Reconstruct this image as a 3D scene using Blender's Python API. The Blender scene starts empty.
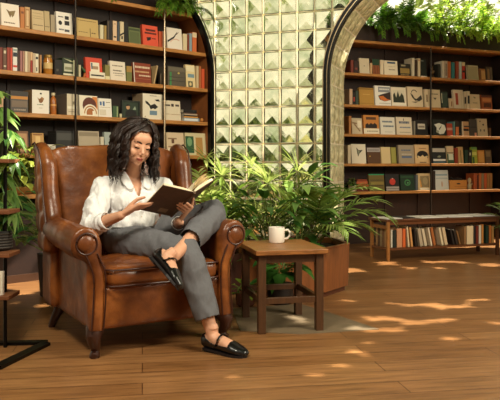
import bpy, math, random
import numpy as np
from mathutils import Vector, Matrix, noise, Euler
S = bpy.context.scene
COL = S.collection
PI = math.pi
# ------------------------------------------------------------ camera
F, HZ, CH = 680.0, 163.0, 0.927            # focal length in px of a 500 px frame, horizon row, eye height
cd = bpy.data.cameras.new('camera'); cam = bpy.data.objects.new('camera', cd); COL.objects.link(cam)
cam.location = (0, 0, CH); cam.rotation_euler = (PI/2, 0, 0)
cd.sensor_fit = 'HORIZONTAL'; cd.sensor_width = 36; cd.lens = 36*F/500; cd.shift_y = -(200-HZ)/500
cd.clip_start = .05; cd.clip_end = 200
S.camera = cam
# ------------------------------------------------------------ sky
w = bpy.data.worlds.new('sky'); S.world = w; w.use_nodes = True
nt = w.node_tree; nt.nodes.clear()
wo = nt.nodes.new('ShaderNodeOutputWorld'); bg = nt.nodes.new('ShaderNodeBackground')
tc = nt.nodes.new('ShaderNodeTexCoord'); sx = nt.nodes.new('ShaderNodeSeparateXYZ')
mr = nt.nodes.new('ShaderNodeMapRange'); cr = nt.nodes.new('ShaderNodeValToRGB')
nt.links.new(tc.outputs['Generated'], sx.inputs[0]); nt.links.new(sx.outputs['Y'], mr.inputs[0])
mr.inputs[1].default_value = -1; mr.inputs[2].default_value = 1; mr.inputs[3].default_value = 0; mr.inputs[4].default_value = 1
nt.links.new(mr.outputs[0], cr.inputs[0])
cr.color_ramp.elements[0].position = .45; cr.color_ramp.elements[0].color = (.22, .18, .13, 1)
cr.color_ramp.elements[1].position = .8; cr.color_ramp.elements[1].color = (1.0, .93, .74, 1)
m2 = nt.nodes.new('ShaderNodeMapRange'); nt.links.new(sx.outputs['Z'], m2.inputs[0]); m2.inputs[1].default_value = -.12; m2.inputs[2].default_value = .42; m2.inputs[3].default_value = 0; m2.inputs[4].default_value = 1
nz = nt.nodes.new('ShaderNodeTexNoise'); nz.inputs['Scale'].default_value = 7; nz.inputs['Detail'].default_value = 2; nt.links.new(tc.outputs['Generated'], nz.inputs['Vector'])
ad = nt.nodes.new('ShaderNodeMath'); ad.operation = 'MULTIPLY_ADD'; nt.links.new(nz.outputs['Fac'], ad.inputs[0]); ad.inputs[1].default_value = 1.1; nt.links.new(m2.outputs[0], ad.inputs[2])
c2 = nt.nodes.new('ShaderNodeValToRGB'); nt.links.new(ad.outputs[0], c2.inputs[0]); e = c2.color_ramp.elements
e[0].position = .5; e[0].color = (.20, .23, .12, 1); e[1].position = 1.0; e[1].color = (1, .98, .92, 1); q = e.new(.72); q.color = (.60, .61, .45, 1)
mm = nt.nodes.new('ShaderNodeMix'); mm.data_type = 'RGBA'; mm.blend_type = 'MULTIPLY'; mm.inputs['Factor'].default_value = 1; nt.links.new(cr.outputs[0], mm.inputs['A']); nt.links.new(c2.outputs[0], mm.inputs['B'])
nt.links.new(mm.outputs['Result'], bg.inputs[0]); bg.inputs[1].default_value = 1.5
nt.links.new(bg.outputs[0], wo.inputs[0])
# ------------------------------------------------------------ sun, plus two added area lamps
SUN_AZ, SUN_EL = math.radians(70), math.radians(50)      # azimuth clockwise from +Y
sund = Vector((math.sin(SUN_AZ)*math.cos(SUN_EL), math.cos(SUN_AZ)*math.cos(SUN_EL), math.sin(SUN_EL)))
ld = bpy.data.lights.new('sun', 'SUN'); ld.energy = 15.0; ld.angle = math.radians(.6); ld.color = (1, .92, .74)
lo = bpy.data.objects.new('sun', ld); COL.objects.link(lo); lo.rotation_euler = sund.to_track_quat('Z', 'Y').to_euler(); lo.location = sund*12
def area(name, loc, target, size, energy, color, sy=None):
    l = bpy.data.lights.new(name, 'AREA'); l.energy = energy; l.color = color; l.size = size
    if sy: l.shape = 'RECTANGLE'; l.size_y = sy
    o = bpy.data.objects.new(name, l); COL.objects.link(o); o.location = loc
    o.rotation_euler = (Vector(loc)-Vector(target)).to_track_quat('Z', 'Y').to_euler(); return o
area('added_area_front', (-.9, 1.5, 3.35), (-.6, 4.7, .9), .8, 118, (1, .91, .72))  # added lamp above the front, lights reader and chair; no window there
area('added_area_side', (2.9, 2.0, 2.9), (.1, 5.2, .9), 1.5, 165, (1, .90, .70))  # added lamp at right, brightens her face and the plants; no window there
S.view_settings.view_transform = 'Standard'; S.view_settings.look = 'None'; S.view_settings.gamma = 1
S.view_settings.use_curve_mapping = False; S.view_settings.exposure = 0.0
S.cycles.use_denoising = True; S.cycles.max_bounces = 10; S.cycles.transmission_bounces = 8; S.cycles.transparent_max_bounces = 8
S.cycles.sample_clamp_indirect = 4; S.cycles.caustics_refractive = False; S.cycles.caustics_reflective = False

# ------------------------------------------------------------ helpers
def lin(c):
    if isinstance(c, str):
        c = c.lstrip('#'); c = [int(c[i:i+2], 16)/255 for i in (0, 2, 4)]
    return tuple(((x/12.92) if x <= .04045 else ((x+.055)/1.055)**2.4) for x in c[:3])+(1,)
MC = {}
def mat(col, rough=.6, name=None, metal=0, var=.0, vs=20, bump=0, bs=60, spec=.5, trans=0, stretch=(1, 1, 1), coat=0, dark=None, bd=.01):
    key = (str(col), rough, metal, var, vs, bump, bs, trans, stretch, coat, dark)
    if key in MC: return MC[key]
    m = bpy.data.materials.new(name or 'paint'); m.use_nodes = True; n = m.node_tree.nodes; L = m.node_tree.links
    b = n['Principled BSDF']; c = lin(col); b.inputs['Base Color'].default_value = c
    b.inputs['Roughness'].default_value = rough; b.inputs['Metallic'].default_value = metal
    b.inputs['Specular IOR Level'].default_value = spec; b.inputs['Coat Weight'].default_value = coat
    if trans: b.inputs['Transmission Weight'].default_value = trans
    if var or bump:
        t = n.new('ShaderNodeTexCoord'); mp = n.new('ShaderNodeMapping'); mp.inputs['Scale'].default_value = stretch
        L.new(t.outputs['Object'], mp.inputs[0])
        if var:
            no = n.new('ShaderNodeTexNoise'); no.inputs['Scale'].default_value = vs; no.inputs['Detail'].default_value = 6; no.inputs['Roughness'].default_value = .6
            L.new(mp.outputs[0], no.inputs['Vector'])
            r = n.new('ShaderNodeValToRGB'); L.new(no.outputs['Fac'], r.inputs[0])
            d = lin(dark) if dark else tuple(x*(1-var) for x in c[:3])+(1,)
            e = tuple(min(1, x*(1+var*.6)) for x in c[:3])+(1,)
            r.color_ramp.elements[0].position = .32; r.color_ramp.elements[0].color = d
            r.color_ramp.elements[1].position = .68; r.color_ramp.elements[1].color = e
            L.new(r.outputs[0], b.inputs['Base Color'])
        if bump:
            n2 = n.new('ShaderNodeTexNoise'); n2.inputs['Scale'].default_value = bs; n2.inputs['Detail'].default_value = 4
            L.new(mp.outputs[0], n2.inputs['Vector'])
            bp = n.new('ShaderNodeBump'); bp.inputs['Strength'].default_value = bump; bp.inputs['Distance'].default_value = bd
            L.new(n2.outputs['Fac'], bp.inputs['Height']); L.new(bp.outputs[0], b.inputs['Normal'])
    MC[key] = m; return m
def leafmat(c1, c2, name='leaf', tl=.45):
    m = bpy.data.materials.new(name); m.use_nodes = True; n = m.node_tree.nodes; L = m.node_tree.links
    b = n['Principled BSDF']; out = n['Material Output']
    g = n.new('ShaderNodeNewGeometry'); r = n.new('ShaderNodeValToRGB')
    L.new(g.outputs['Random Per Island'], r.inputs[0])
    r.color_ramp.elements[0].color = lin(c1); r.color_ramp.elements[1].color = lin(c2)
    L.new(r.outputs[0], b.inputs['Base Color']); b.inputs['Roughness'].default_value = .33
    t = n.new('ShaderNodeBsdfTranslucent'); L.new(r.outputs[0], t.inputs[0])
    mx = n.new('ShaderNodeMixShader'); mx.inputs[0].default_value = tl
    L.new(b.outputs[0], mx.inputs[1]); L.new(t.outputs[0], mx.inputs[2]); L.new(mx.outputs[0], out.inputs[0])
    return m
def rotm(z=0, x=0, y=0): return Matrix.Rotation(z, 4, 'Z') @ Matrix.Rotation(x, 4, 'X') @ Matrix.Rotation(y, 4, 'Y')
class G:
    """collects shapes, builds ONE mesh object"""
    def __init__(s): s.v = []; s.f = []; s.m = []
    def add(s, vs, fs, mi=0, M=None):
        k = len(s.v)
        s.v += [tuple(M @ Vector(p)) if M is not None else tuple(p) for p in vs]
        s.f += [tuple(i+k for i in f) for f in fs]; s.m += [mi]*len(fs); return s
    def box(s, x0, x1, y0, y1, z0, z1, mi=0, M=None):
        v = [(x, y, z) for z in (z0, z1) for y in (y0, y1) for x in (x0, x1)]
        return s.add(v, [(0, 2, 3, 1), (4, 5, 7, 6), (0, 1, 5, 4), (2, 6, 7, 3), (0, 4, 6, 2), (1, 3, 7, 5)], mi, M)
    def rbox(s, x0, x1, y0, y1, z0, z1, r, mi=0, M=None, n=4):
        # rounded box: superellipsoid-like grid
        cx, cy, cz = (x0+x1)/2, (y0+y1)/2, (z0+z1)/2; hx, hy, hz = (x1-x0)/2-r, (y1-y0)/2-r, (z1-z0)/2-r
        vs = []; fs = []; N = n*4; R = n*2
        for j in range(R+1):
            ph = -PI/2+PI*j/R
            for i in range(N):
                th = 2*PI*(i+.5)/N
                dx, dy, dz = math.cos(ph)*math.cos(th), math.cos(ph)*math.sin(th), math.sin(ph)
                sz = 1 if j > R/2 else (-1 if j < R/2 else 0)
                vs.append((cx+math.copysign(hx, dx)+r*dx, cy+math.copysign(hy, dy)+r*dy, cz+(hz*sz)+r*dz))
        for j in range(R):
            for i in range(N):
                a = j*N+i; b = j*N+(i+1) % N; fs.append((a, b, b+N, a+N))
        fs.append(tuple(range(N-1, -1, -1))); fs.append(tuple(range(R*N, R*N+N)))
        return s.add(vs, fs, mi, M)
    def ell(s, c, r, mi=0, M=None, n=16, m=12):
        vs = []; fs = []
        for j in range(m+1):
            ph = -PI/2+PI*j/m
            for i in range(n):
                th = 2*PI*i/n; vs.append((c[0]+r[0]*math.cos(ph)*math.cos(th), c[1]+r[1]*math.cos(ph)*math.sin(th), c[2]+r[2]*math.sin(ph)))
        for j in range(m):
            for i in range(n):
                a = j*n+i; b = j*n+(i+1) % n; fs.append((a, b, b+n, a+n))
        return s.add(vs, fs, mi, M)
    def tube(s, P, R, mi=0, n=10, M=None, up=(0, 0, 1), cap=True, round_end=False):
        """P points, R radius or (a,b) per point; a across, b along up"""
        P = [Vector(p) for p in P]; R = [r if isinstance(r, (tuple, list)) else (r, r) for r in (R if isinstance(R, (list, tuple)) and len(R) == len(P) else [R]*len(P))]
        if round_end:
            for e in (0, -1):
                p = P[e]; q = P[1 if e == 0 else -2]; d = (p-q).normalized(); r = R[e]
                a = [(p+d*min(r)*.6, (r[0]*.78, r[1]*.78)), (p+d*min(r)*.95, (r[0]*.3, r[1]*.3))]
                if e == 0:
                    P = [a[1][0], a[0][0]]+P; R = [a[1][1], a[0][1]]+R
                else:
                    P = P+[a[0][0], a[1][0]]; R = R+[a[0][1], a[1][1]]
        up = Vector(up); vs = []; fs = []; K = len(P)
        for k in range(K):
            t = (P[min(k+1, K-1)]-P[max(k-1, 0)]).normalized()
            sd = t.cross(up)
            if sd.length < 1e-3: sd = t.cross(Vector((1, 0, 0)))
            sd.normalize(); u2 = sd.cross(t).normalized()
            for i in range(n):
                a = 2*PI*i/n; vs.append(P[k]+sd*R[k][0]*math.cos(a)+u2*R[k][1]*math.sin(a))
        for k in range(K-1):
            for i in range(n):
                a = k*n+i; b = k*n+(i+1) % n; fs.append((a, b, b+n, a+n))
        if cap: fs.append(tuple(range(n-1, -1, -1))); fs.append(tuple(range((K-1)*n, K*n)))
        return s.add(vs, fs, mi, M)
    def lathe(s, prof, n=20, mi=0, M=None, c=(0, 0, 0)):
        vs = []; fs = []
        for r, z in prof:
            for i in range(n): vs.append((c[0]+r*math.cos(2*PI*i/n), c[1]+r*math.sin(2*PI*i/n), c[2]+z))
        for k in range(len(prof)-1):
            for i in range(n):
                a = k*n+i; b = k*n+(i+1) % n; fs.append((a, b, b+n, a+n))
        fs.append(tuple(range(n-1, -1, -1))); fs.append(tuple(range((len(prof)-1)*n, len(prof)*n)))
        return s.add(vs, fs, mi, M)
    def prism(s, poly, y0, y1, mi=0, M=None):
        """poly in (x,z), extruded along y"""
        n = len(poly); vs = [(x, y0, z) for x, z in poly]+[(x, y1, z) for x, z in poly]
        fs = [tuple(range(n)), tuple(range(2*n-1, n-1, -1))]+[(i, i+n, (i+1) % n+n, (i+1) % n) for i in range(n)]
        return s.add(vs, fs, mi, M)
    def mesh(s, name):
        me = bpy.data.meshes.new(name); me.from_pydata(s.v, [], s.f); me.update(); return me
    def build(s, name, mats, parent=None, smooth=True, angle=40, bevel=0, loc=None):
        me = s.mesh(name)
        for m in (mats if isinstance(mats, (list, tuple)) else [mats]): me.materials.append(m)
        me.polygons.foreach_set('material_index', s.m)
        if smooth:
            me.polygons.foreach_set('use_smooth', [True]*len(me.polygons)); me.set_sharp_from_angle(angle=math.radians(angle))
        o = bpy.data.objects.new(name, me); COL.objects.link(o)
        if parent is not None: o.parent = parent
        if loc is not None: o.location = loc
        if bevel:
            b = o.modifiers.new('bevel', 'BEVEL'); b.width = bevel; b.segments = 2; b.limit_method = 'ANGLE'
        return o
def voxel(g, size, smooth=4, fac=.5, keep=None, push=None):
    """union everything in g into one smooth skin; keep(p) drops faces; push(p, n) moves vertices"""
    me = g.mesh('t'); o = bpy.data.objects.new('t', me); COL.objects.link(o)
    r = o.modifiers.new('r', 'REMESH'); r.mode = 'VOXEL'; r.voxel_size = size; r.adaptivity = 0
    if smooth: sm = o.modifiers.new('s', 'SMOOTH'); sm.iterations = smooth; sm.factor = fac
    dg = bpy.context.evaluated_depsgraph_get(); ev = o.evaluated_get(dg); m2 = bpy.data.meshes.new_from_object(ev)
    bpy.data.objects.remove(o); bpy.data.meshes.remove(me)
    h = G(); vs = [v.co.copy() for v in m2.vertices]
    if push:
        ns = [v.normal.copy() for v in m2.vertices]; vs = [push(p, q) for p, q in zip(vs, ns)]
    fs = [tuple(p.vertices) for p in m2.polygons]
    if keep: fs = [f for f in fs if keep(sum((vs[i] for i in f), Vector())/len(f))]
    used = sorted({i for f in fs for i in f}); idx = {a: b for b, a in enumerate(used)}
    h.add([vs[i] for i in used], [tuple(idx[i] for i in f) for f in fs]); bpy.data.meshes.remove(m2); return h
def thing(name, label, cat, loc=(0, 0, 0), rz=0, group=None):
    o = bpy.data.objects.new(name, None); COL.objects.link(o); o.location = loc; o.rotation_euler = (0, 0, rz); o.empty_display_size = .1
    return tag(o, label, cat, group)
def tag(o, label, cat, group=None):
    o['label'] = label; o['category'] = cat
    if group: o['group'] = group
    return o
def struct(o): o['kind'] = 'structure'; return o
def floor_at(px, py): Y = CH*F/(py-HZ); return ((px-250)/F*Y, Y)
def lerp(a, b, t): return a+(b-a)*t

# ------------------------------------------------------------ materials
WOOD = mat('#7a4526', .5, 'oiled_wood', var=.35, vs=9, stretch=(1, 12, 12), bump=.15, bs=30)
SHELFW = mat('#bf8242', .45, 'shelf_wood', var=.4, vs=7, stretch=(1.2, 14, 14), bump=.1, bs=30)
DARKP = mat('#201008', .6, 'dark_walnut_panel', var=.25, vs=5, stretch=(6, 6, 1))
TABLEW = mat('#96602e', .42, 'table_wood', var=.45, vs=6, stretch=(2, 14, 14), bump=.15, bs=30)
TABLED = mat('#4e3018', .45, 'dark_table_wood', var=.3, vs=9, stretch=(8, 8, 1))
LEGW = mat('#3a1c10', .35, 'dark_leg_wood', var=.2)
BLACKM = mat('#0d0b0a', .35, 'black_metal', metal=.6)
BRASSM = mat('#b09a78', .3, 'polished_metal', metal=1)
CREAM = mat('#e8dcc2', .8, 'pages')

# ============================================================ STRUCTURE
# floor of wooden planks
def floor_mat():
    m = bpy.data.materials.new('plank_floor'); m.use_nodes = True; n = m.node_tree.nodes; L = m.node_tree.links; b = n['Principled BSDF']
    t = n.new('ShaderNodeTexCoord'); mp = n.new('ShaderNodeMapping'); mp.inputs['Rotation'].default_value = (0, 0, math.radians(-9)); L.new(t.outputs['Object'], mp.inputs[0])
    br = n.new('ShaderNodeTexBrick'); br.inputs['Scale'].default_value = 1; br.inputs['Brick Width'].default_value = 1.7; br.inputs['Row Height'].default_value = .145
    br.inputs['Mortar Size'].default_value = .0025; br.offset = .37
    br.inputs['Color1'].default_value = lin('#a4784d'); br.inputs['Color2'].default_value = lin('#8f643b'); br.inputs['Mortar'].default_value = lin('#5c3a1e')
    L.new(mp.outputs[0], br.inputs['Vector'])
    m2 = n.new('ShaderNodeMapping'); m2.inputs['Scale'].default_value = (1.1, 11, 1); L.new(mp.outputs[0], m2.inputs[0])
    no = n.new('ShaderNodeTexNoise'); no.inputs['Scale'].default_value = 3; no.inputs['Detail'].default_value = 8; no.inputs['Roughness'].default_value = .65; L.new(m2.outputs[0], no.inputs['Vector'])
    r = n.new('ShaderNodeValToRGB'); r.color_ramp.elements[0].position = .3; r.color_ramp.elements[0].color = (.5, .46, .42, 1); r.color_ramp.elements[1].position = .7; r.color_ramp.elements[1].color = (1.15, 1.1, 1.05, 1)
    L.new(no.outputs['Fac'], r.inputs[0])
    mx = n.new('ShaderNodeMix'); mx.data_type = 'RGBA'; mx.blend_type = 'MULTIPLY'; mx.inputs['Factor'].default_value = 1
    L.new(br.outputs['Color'], mx.inputs['A']); L.new(r.outputs[0], mx.inputs['B'])
    n3 = n.new('ShaderNodeTexNoise'); n3.inputs['Scale'].default_value = .9; n3.inputs['Detail'].default_value = 3; L.new(t.outputs['Object'], n3.inputs['Vector'])
    r3 = n.new('ShaderNodeValToRGB'); r3.color_ramp.elements[0].position = .35; r3.color_ramp.elements[0].color = (.82, .8, .8, 1); r3.color_ramp.elements[1].position = .65; r3.color_ramp.elements[1].color = (1.1, 1.08, 1.04, 1)
    L.new(n3.outputs['Fac'], r3.inputs[0])
    m4 = n.new('ShaderNodeMix'); m4.data_type = 'RGBA'; m4.blend_type = 'MULTIPLY'; m4.inputs['Factor'].default_value = 1
    L.new(mx.outputs['Result'], m4.inputs['A']); L.new(r3.outputs[0], m4.inputs['B']); L.new(m4.outputs['Result'], b.inputs['Base Color'])
    b.inputs['Roughness'].default_value = .33
    bp = n.new('ShaderNodeBump'); bp.inputs['Strength'].default_value = .15; bp.inputs['Distance'].default_value = .005; L.new(no.outputs['Fac'], bp.inputs['Height']); L.new(bp.outputs[0], b.inputs['Normal'])
    return m
g = G(); g.box(-6, 8, -3, 9.3, -.1, 0); struct(g.build('floor', floor_mat(), smooth=False))
g = G(); pl = [floor_at(*p) for p in ((240, 331), (300, 334.5), (379, 329.5), (330, 313), (300, 304), (232, 309))]
g.add([(x, y, z) for z in (-.004, .0025) for x, y in pl], [(0, 5, 4, 3, 2, 1), (6, 7, 8, 9, 10, 11)]+[(i, (i+1) % 6, (i+1) % 6+6, i+6) for i in range(6)])
struct(g.build('trim_1', mat('#74634c', .6, 'grey_stone_inlay', var=.2, vs=8), smooth=False))
g = G(); g.box(-14, 16, 9.3, 24, -.2, -.02); struct(g.build('ground', mat('#8a8450', .9, 'garden_ground', var=.25, vs=3), smooth=False))

# glass block wall -------------------------------------------------
A0 = Vector((-.36, 6.76, 0)); gd = Vector((.938, -.347, 0)).normalized(); gn = Vector((.347, .938, 0)).normalized()
WM = Matrix(((gd.x, gn.x, 0, A0.x), (gd.y, gn.y, 0, A0.y), (0, 0, 1, 0), (0, 0, 0, 1)))     # local x along wall, y through it, z up
T0 = 1.18; RA = .96; TC = T0+RA; ZS = 1.73
PITCH, ROW = .171, .1785
def inside(x, z, r=RA): return (abs(x-TC) < r and z < ZS) or math.hypot(x-TC, z-ZS) < r
def clampo(x, z, r):
    if not inside(x, z, r): return x, z
    if z < ZS: return (TC-r if x < TC else TC+r), z
    d = math.hypot(x-TC, z-ZS) or 1e-6; return TC+(x-TC)/d*r, ZS+(z-ZS)/d*r
gl = G(); mo = G(); RB = RA+.05; random.seed(5)
i0 = -14; i1 = 24
for i in range(i0, i1):
    for j in range(0, 17):
        x0 = i*PITCH+.014; x1 = x0+PITCH-.022; z0 = .05+j*ROW; z1 = z0+ROW-.016
        cs = [inside(x, z, RB) for x in (x0, x1) for z in (z0, z1)]
        if all(cs): continue
        N = 4; cx = random.uniform(.42, .58); cz = random.uniform(.42, .58); dp = random.uniform(.03, .05)
        vs = []; 
        for b_ in range(N+1):
            for a_ in range(N+1):
                u, v = a_/N, b_/N; x, z = lerp(x0, x1, u), lerp(z0, z1, v); x, z = clampo(x, z, RB)
                e = max(abs(u-.5), abs(v-.5))*2
                dep = .034*(1-e)*.9 if e < 1 else 0
                rr = .002*math.sin((i*3.1+j*1.7)+u*5+v*4)
                vs.append((x, dep+(rr if e < 1 else .0), z))
        for b_ in range(N+1):
            for a_ in range(N+1):
                u, v = a_/N, b_/N; x, z = clampo(lerp(x0, x1, u), lerp(z0, z1, v), RB); e = max(abs(u-.5), abs(v-.5))*2
                vs.append((x, .033+.002*math.sin(i*2.3+j*4.1+u*7+v*3), z))
        q = (N+1)**2; fs = []
        for b_ in range(N):
            for a_ in range(N):
                k = b_*(N+1)+a_; f1 = (k, k+1, k+N+2, k+N+1); fs += ([(k, k+1, k+N+2), (k, k+N+2, k+N+1)] if (a_ < N/2) == (b_ < N/2) else [(k, k+1, k+N+1), (k+1, k+N+2, k+N+1)]); fs.append(tuple(p+q for p in reversed(f1)))
        bd = [k for k in range(N+1)]+[k*(N+1)+N for k in range(1, N+1)]+[N*(N+1)+k for k in range(N-1, -1, -1)]+[k*(N+1) for k in range(N-1, 0, -1)]
        for a_, b_ in zip(bd, bd[1:]+bd[:1]): fs.append((a_, a_+q, b_+q, b_))
        gl.add(vs, fs)
zt = .05+17*ROW
for i in range(i0, i1+1):        # upright mortar joints, cut by the arch
    xa, xb = i*PITCH-.008, i*PITCH+.014; xm = (xa+xb)/2
    if abs(xm-TC) < RB: zb = ZS+math.sqrt(RB**2-(xm-TC)**2)
    else: zb = 0
    if zb < zt: mo.box(xa, xb, .022, .028, zb, zt)
for j in range(0, 18):
    za = .05+j*ROW-.016; zb = za+.016; zm = (za+zb)/2
    segs = [(i0*PITCH, TC-RB), (TC+RB, i1*PITCH)] if zm < ZS else ([(i0*PITCH, i1*PITCH)] if zm-ZS >= RB else [(i0*PITCH, TC-math.sqrt(RB**2-(zm-ZS)**2)), (TC+math.sqrt(RB**2-(zm-ZS)**2), i1*PITCH)])
    for a_, b_ in segs: mo.box(a_, b_, .0225, .0275, za, zb)
def glassmat():
    m = bpy.data.materials.new('glass_block'); m.use_nodes = True; n = m.node_tree.nodes; L = m.node_tree.links; b = n['Principled BSDF']
    b.inputs['Transmission Weight'].default_value = 1; b.inputs['IOR'].default_value = 1.42; b.inputs['Roughness'].default_value = .12
    t = n.new('ShaderNodeTexCoord'); n2 = n.new('ShaderNodeTexNoise'); n2.inputs['Scale'].default_value = 9; n2.inputs['Detail'].default_value = 1
    L.new(t.outputs['Object'], n2.inputs['Vector']); bp = n.new('ShaderNodeBump'); bp.inputs['Strength'].default_value = .25; bp.inputs['Distance'].default_value = .02
    L.new(n2.outputs['Fac'], bp.inputs['Height']); L.new(bp.outputs[0], b.inputs['Normal'])
    gi = n.new('ShaderNodeNewGeometry'); n4 = n.new('ShaderNodeTexNoise'); n4.inputs['Scale'].default_value = 7; n4.inputs['Detail'].default_value = 3; L.new(t.outputs['Object'], n4.inputs['Vector'])
    ad = n.new('ShaderNodeMath'); ad.operation = 'ADD'; mu = n.new('ShaderNodeMath'); mu.operation = 'MULTIPLY'; mu.inputs[1].default_value = .35; L.new(gi.outputs['Random Per Island'], mu.inputs[0]); L.new(mu.outputs[0], ad.inputs[0]); L.new(n4.outputs['Fac'], ad.inputs[1])
    rr_ = n.new('ShaderNodeValToRGB'); e = rr_.color_ramp.elements; e[0].position = .4; e[0].color = (.40, .46, .30, 1); e[1].position = .9; e[1].color = (.76, .74, .58, 1); q = e.new(.65); q.color = (.62, .63, .47, 1); L.new(ad.outputs[0], rr_.inputs[0]); L.new(rr_.outputs[0], b.inputs['Base Color']); return m
GLASS = glassmat()
MORT = leafmat('#fbf3dc', '#fffae8', 'white_joint', .85)
wall = mo.build('wall_back', MORT, smooth=False); wall.matrix_world = WM; struct(wall)
pn = gl.build('glass_blocks', GLASS, wall, smooth=False)
# deep arch lining of rough glass block with two rings and black metal edge
def archpath(r, n=40, zb=0.0):
    p = [(TC-r, zb)]
    p += [(TC-r, z) for z in np.linspace(zb, ZS, 9)[1:-1]]
    p += [(TC-r*math.cos(a), ZS+r*math.sin(a)) for a in np.linspace(0, PI, n)]
    p += [(TC+r, z) for z in np.linspace(ZS, zb, 9)[1:]]
    return p
g = G(); random.seed(8)
per = []; Lp = archpath(RA, 60)
# courses of blocks along the arch
acc = 0; pts = [Vector((x, z)) for x, z in Lp]; cum = [0]
for a_, b_ in zip(pts, pts[1:]): cum.append(cum[-1]+(b_-a_).length)
def along(s):
    s = max(0, min(cum[-1]-1e-5, s)); k = max(i for i in range(len(cum)) if cum[i] <= s); k = min(k, len(pts)-2)
    d = (pts[k+1]-pts[k]); t = (s-cum[k])/d.length; p = pts[k]+d*t; d = d.normalized(); return p, Vector((d.y, -d.x))   # normal to the inside of the opening
nb = int(cum[-1]/.185); st = cum[-1]/nb
for k in range(nb):
    for q in range(3):
        s0, s1 = k*st+.006, (k+1)*st-.006; y0, y1 = .03+q*.19, .03+(q+1)*.19-.01
        N = 4; vs = []
        for b_ in range(N+1):
            for a_ in range(N+1):
                p, nn = along(lerp(s0, s1, a_/N)); y = lerp(y0, y1, b_/N); e = max(abs(a_/N-.5), abs(b_/N-.5))*2
                d = -.0+(.012 if e < .9 else 0)+random.uniform(-.004, .004)*(e < .9)
                vs.append((p.x+nn.x*d, y, p.y+nn.y*d))
        for b_ in range(N+1):
            for a_ in range(N+1):
                p, nn = along(lerp(s0, s1, a_/N)); y = lerp(y0, y1, b_/N); vs.append((p.x-nn.x*.05, y, p.y-nn.y*.05))
        Q = (N+1)**2; fs = []
        for b_ in range(N):
            for a_ in range(N):
                kk = b_*(N+1)+a_; fs.append((kk, kk+1, kk+N+2, kk+N+1)); fs.append((kk+Q+N+1, kk+Q+N+2, kk+Q+1, kk+Q))
        bd = [i for i in range(N+1)]+[i*(N+1)+N for i in range(1, N+1)]+[N*(N+1)+i for i in range(N-1, -1, -1)]+[i*(N+1) for i in range(N-1, 0, -1)]
        for a_, b_ in zip(bd, bd[1:]+bd[:1]): fs.append((b_, b_+Q, a_+Q, a_))
        g.add(vs, fs, 0)
LIN = mat('#ddd4ac', .3, 'rough_glass_block', var=.35, vs=18, bump=.8, bs=26, dark='#8f8c60')
jl = g.build('jamb_blocks', LIN, wall, smooth=True, angle=50)
g = G()
for k in range(len(Lp)-1):       # mortar bed behind the lining
    (xa, za), (xb, zb) = Lp[k], Lp[k+1]; qa = archpath(RA+.045, 60)[k]; qb = archpath(RA+.045, 60)[k+1]
    va = [(xa, .02, za), (xb, .02, zb), (qb[0], .02, qb[1]), (qa[0], .02, qa[1])]; vb = [(x, .6, z) for x, y, z in va]
    g.add(va+vb, [(0, 1, 2, 3), (7, 6, 5, 4), (0, 4, 5, 1), (2, 6, 7, 3)])
g.build('jamb_mortar', mat('#e6dcc0', .7, 'mortar'), wall, smooth=False)
def band(path, w, y0, y1, mi=0, g=None):
    """rectangular section swept along an (x,z) path; outer ring offset w"""
    g = g or G(); P_ = [Vector(p) for p in path]; n = len(P_); vs = []
    for k in range(n):
        d = (P_[min(k+1, n-1)]-P_[max(k-1, 0)]).normalized(); o = Vector((-d.y, d.x))
        a_ = P_[k]; b_ = a_+o*w; vs += [(a_.x, y0, a_.y), (b_.x, y0, b_.y), (b_.x, y1, b_.y), (a_.x, y1, a_.y)]
    fs = []
    for k in range(n-1):
        for i in range(4): fs.append((k*4+i, k*4+(i+1) % 4, k*4+4+(i+1) % 4, k*4+4+i))
    fs += [(3, 2, 1, 0), tuple((n-1)*4+i for i in range(4))]
    return g.add(vs, fs, mi)
g = G(); ap = archpath(RA, 60)
band(ap, .058, -.045, .03, 0, g); band([(x, z) for x, z in archpath(RA+.016, 60)], .006, -.05, -.04, 1, g); band([(x, z) for x, z in archpath(RA+.052, 60)], .008, -.052, -.04, 1, g)
fr = g.build('arch_frame', [BLACKM, BRASSM], wall, smooth=True, angle=30)

# ============================================================ BOOKCASES
LP0 = Vector((-1.903, 5.175, 0)); LP1 = Vector((-.385, 6.552, 0)); le = (LP1-LP0).normalized(); ln = Vector((-le.y, le.x, 0))
RP0 = Vector((1.10, 7.47, 0)); RP1 = Vector((3.04, 8.265, 0)); re_ = (RP1-RP0).normalized(); rn = Vector((-re_.y, re_.x, 0))
class Case:
    def __init__(s, o, e, n): s.o, s.e, s.n = o, e, n
    def t(s, px, d=0):
        k = (px-250)/F; p = s.o+s.n*d; return (k*p.y-p.x)/(s.e.x-k*s.e.y)
    def pt(s, t, d=0, z=0): return s.o+s.e*t+s.n*d+Vector((0, 0, z))
    def z(s, t, d, py): return CH-(py-HZ)/F*(s.pt(t, d).y)
    def rz(s): return math.atan2(s.e.y, s.e.x)
LC = Case(LP0, le, ln); RC = Case(RP0, re_, rn)
DEP = .27
LEND = (LP1-LP0).length+.012; RX, RZ, LZS = 1.3, 1.05, 1.775
def lend(z): return LEND-(0 if z < LZS else RX*(1-math.sqrt(max(0, 1-((z-LZS)/RZ)**2))))
LZ = [2.33, 1.98, 1.64, 1.32, 1.0, .68]; L_START = -.75
lc = thing('bookcase', 'tall dark wood bookcase with arched corner at left, behind the leather armchair', 'bookcase', LC.o, LC.rz())
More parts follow.
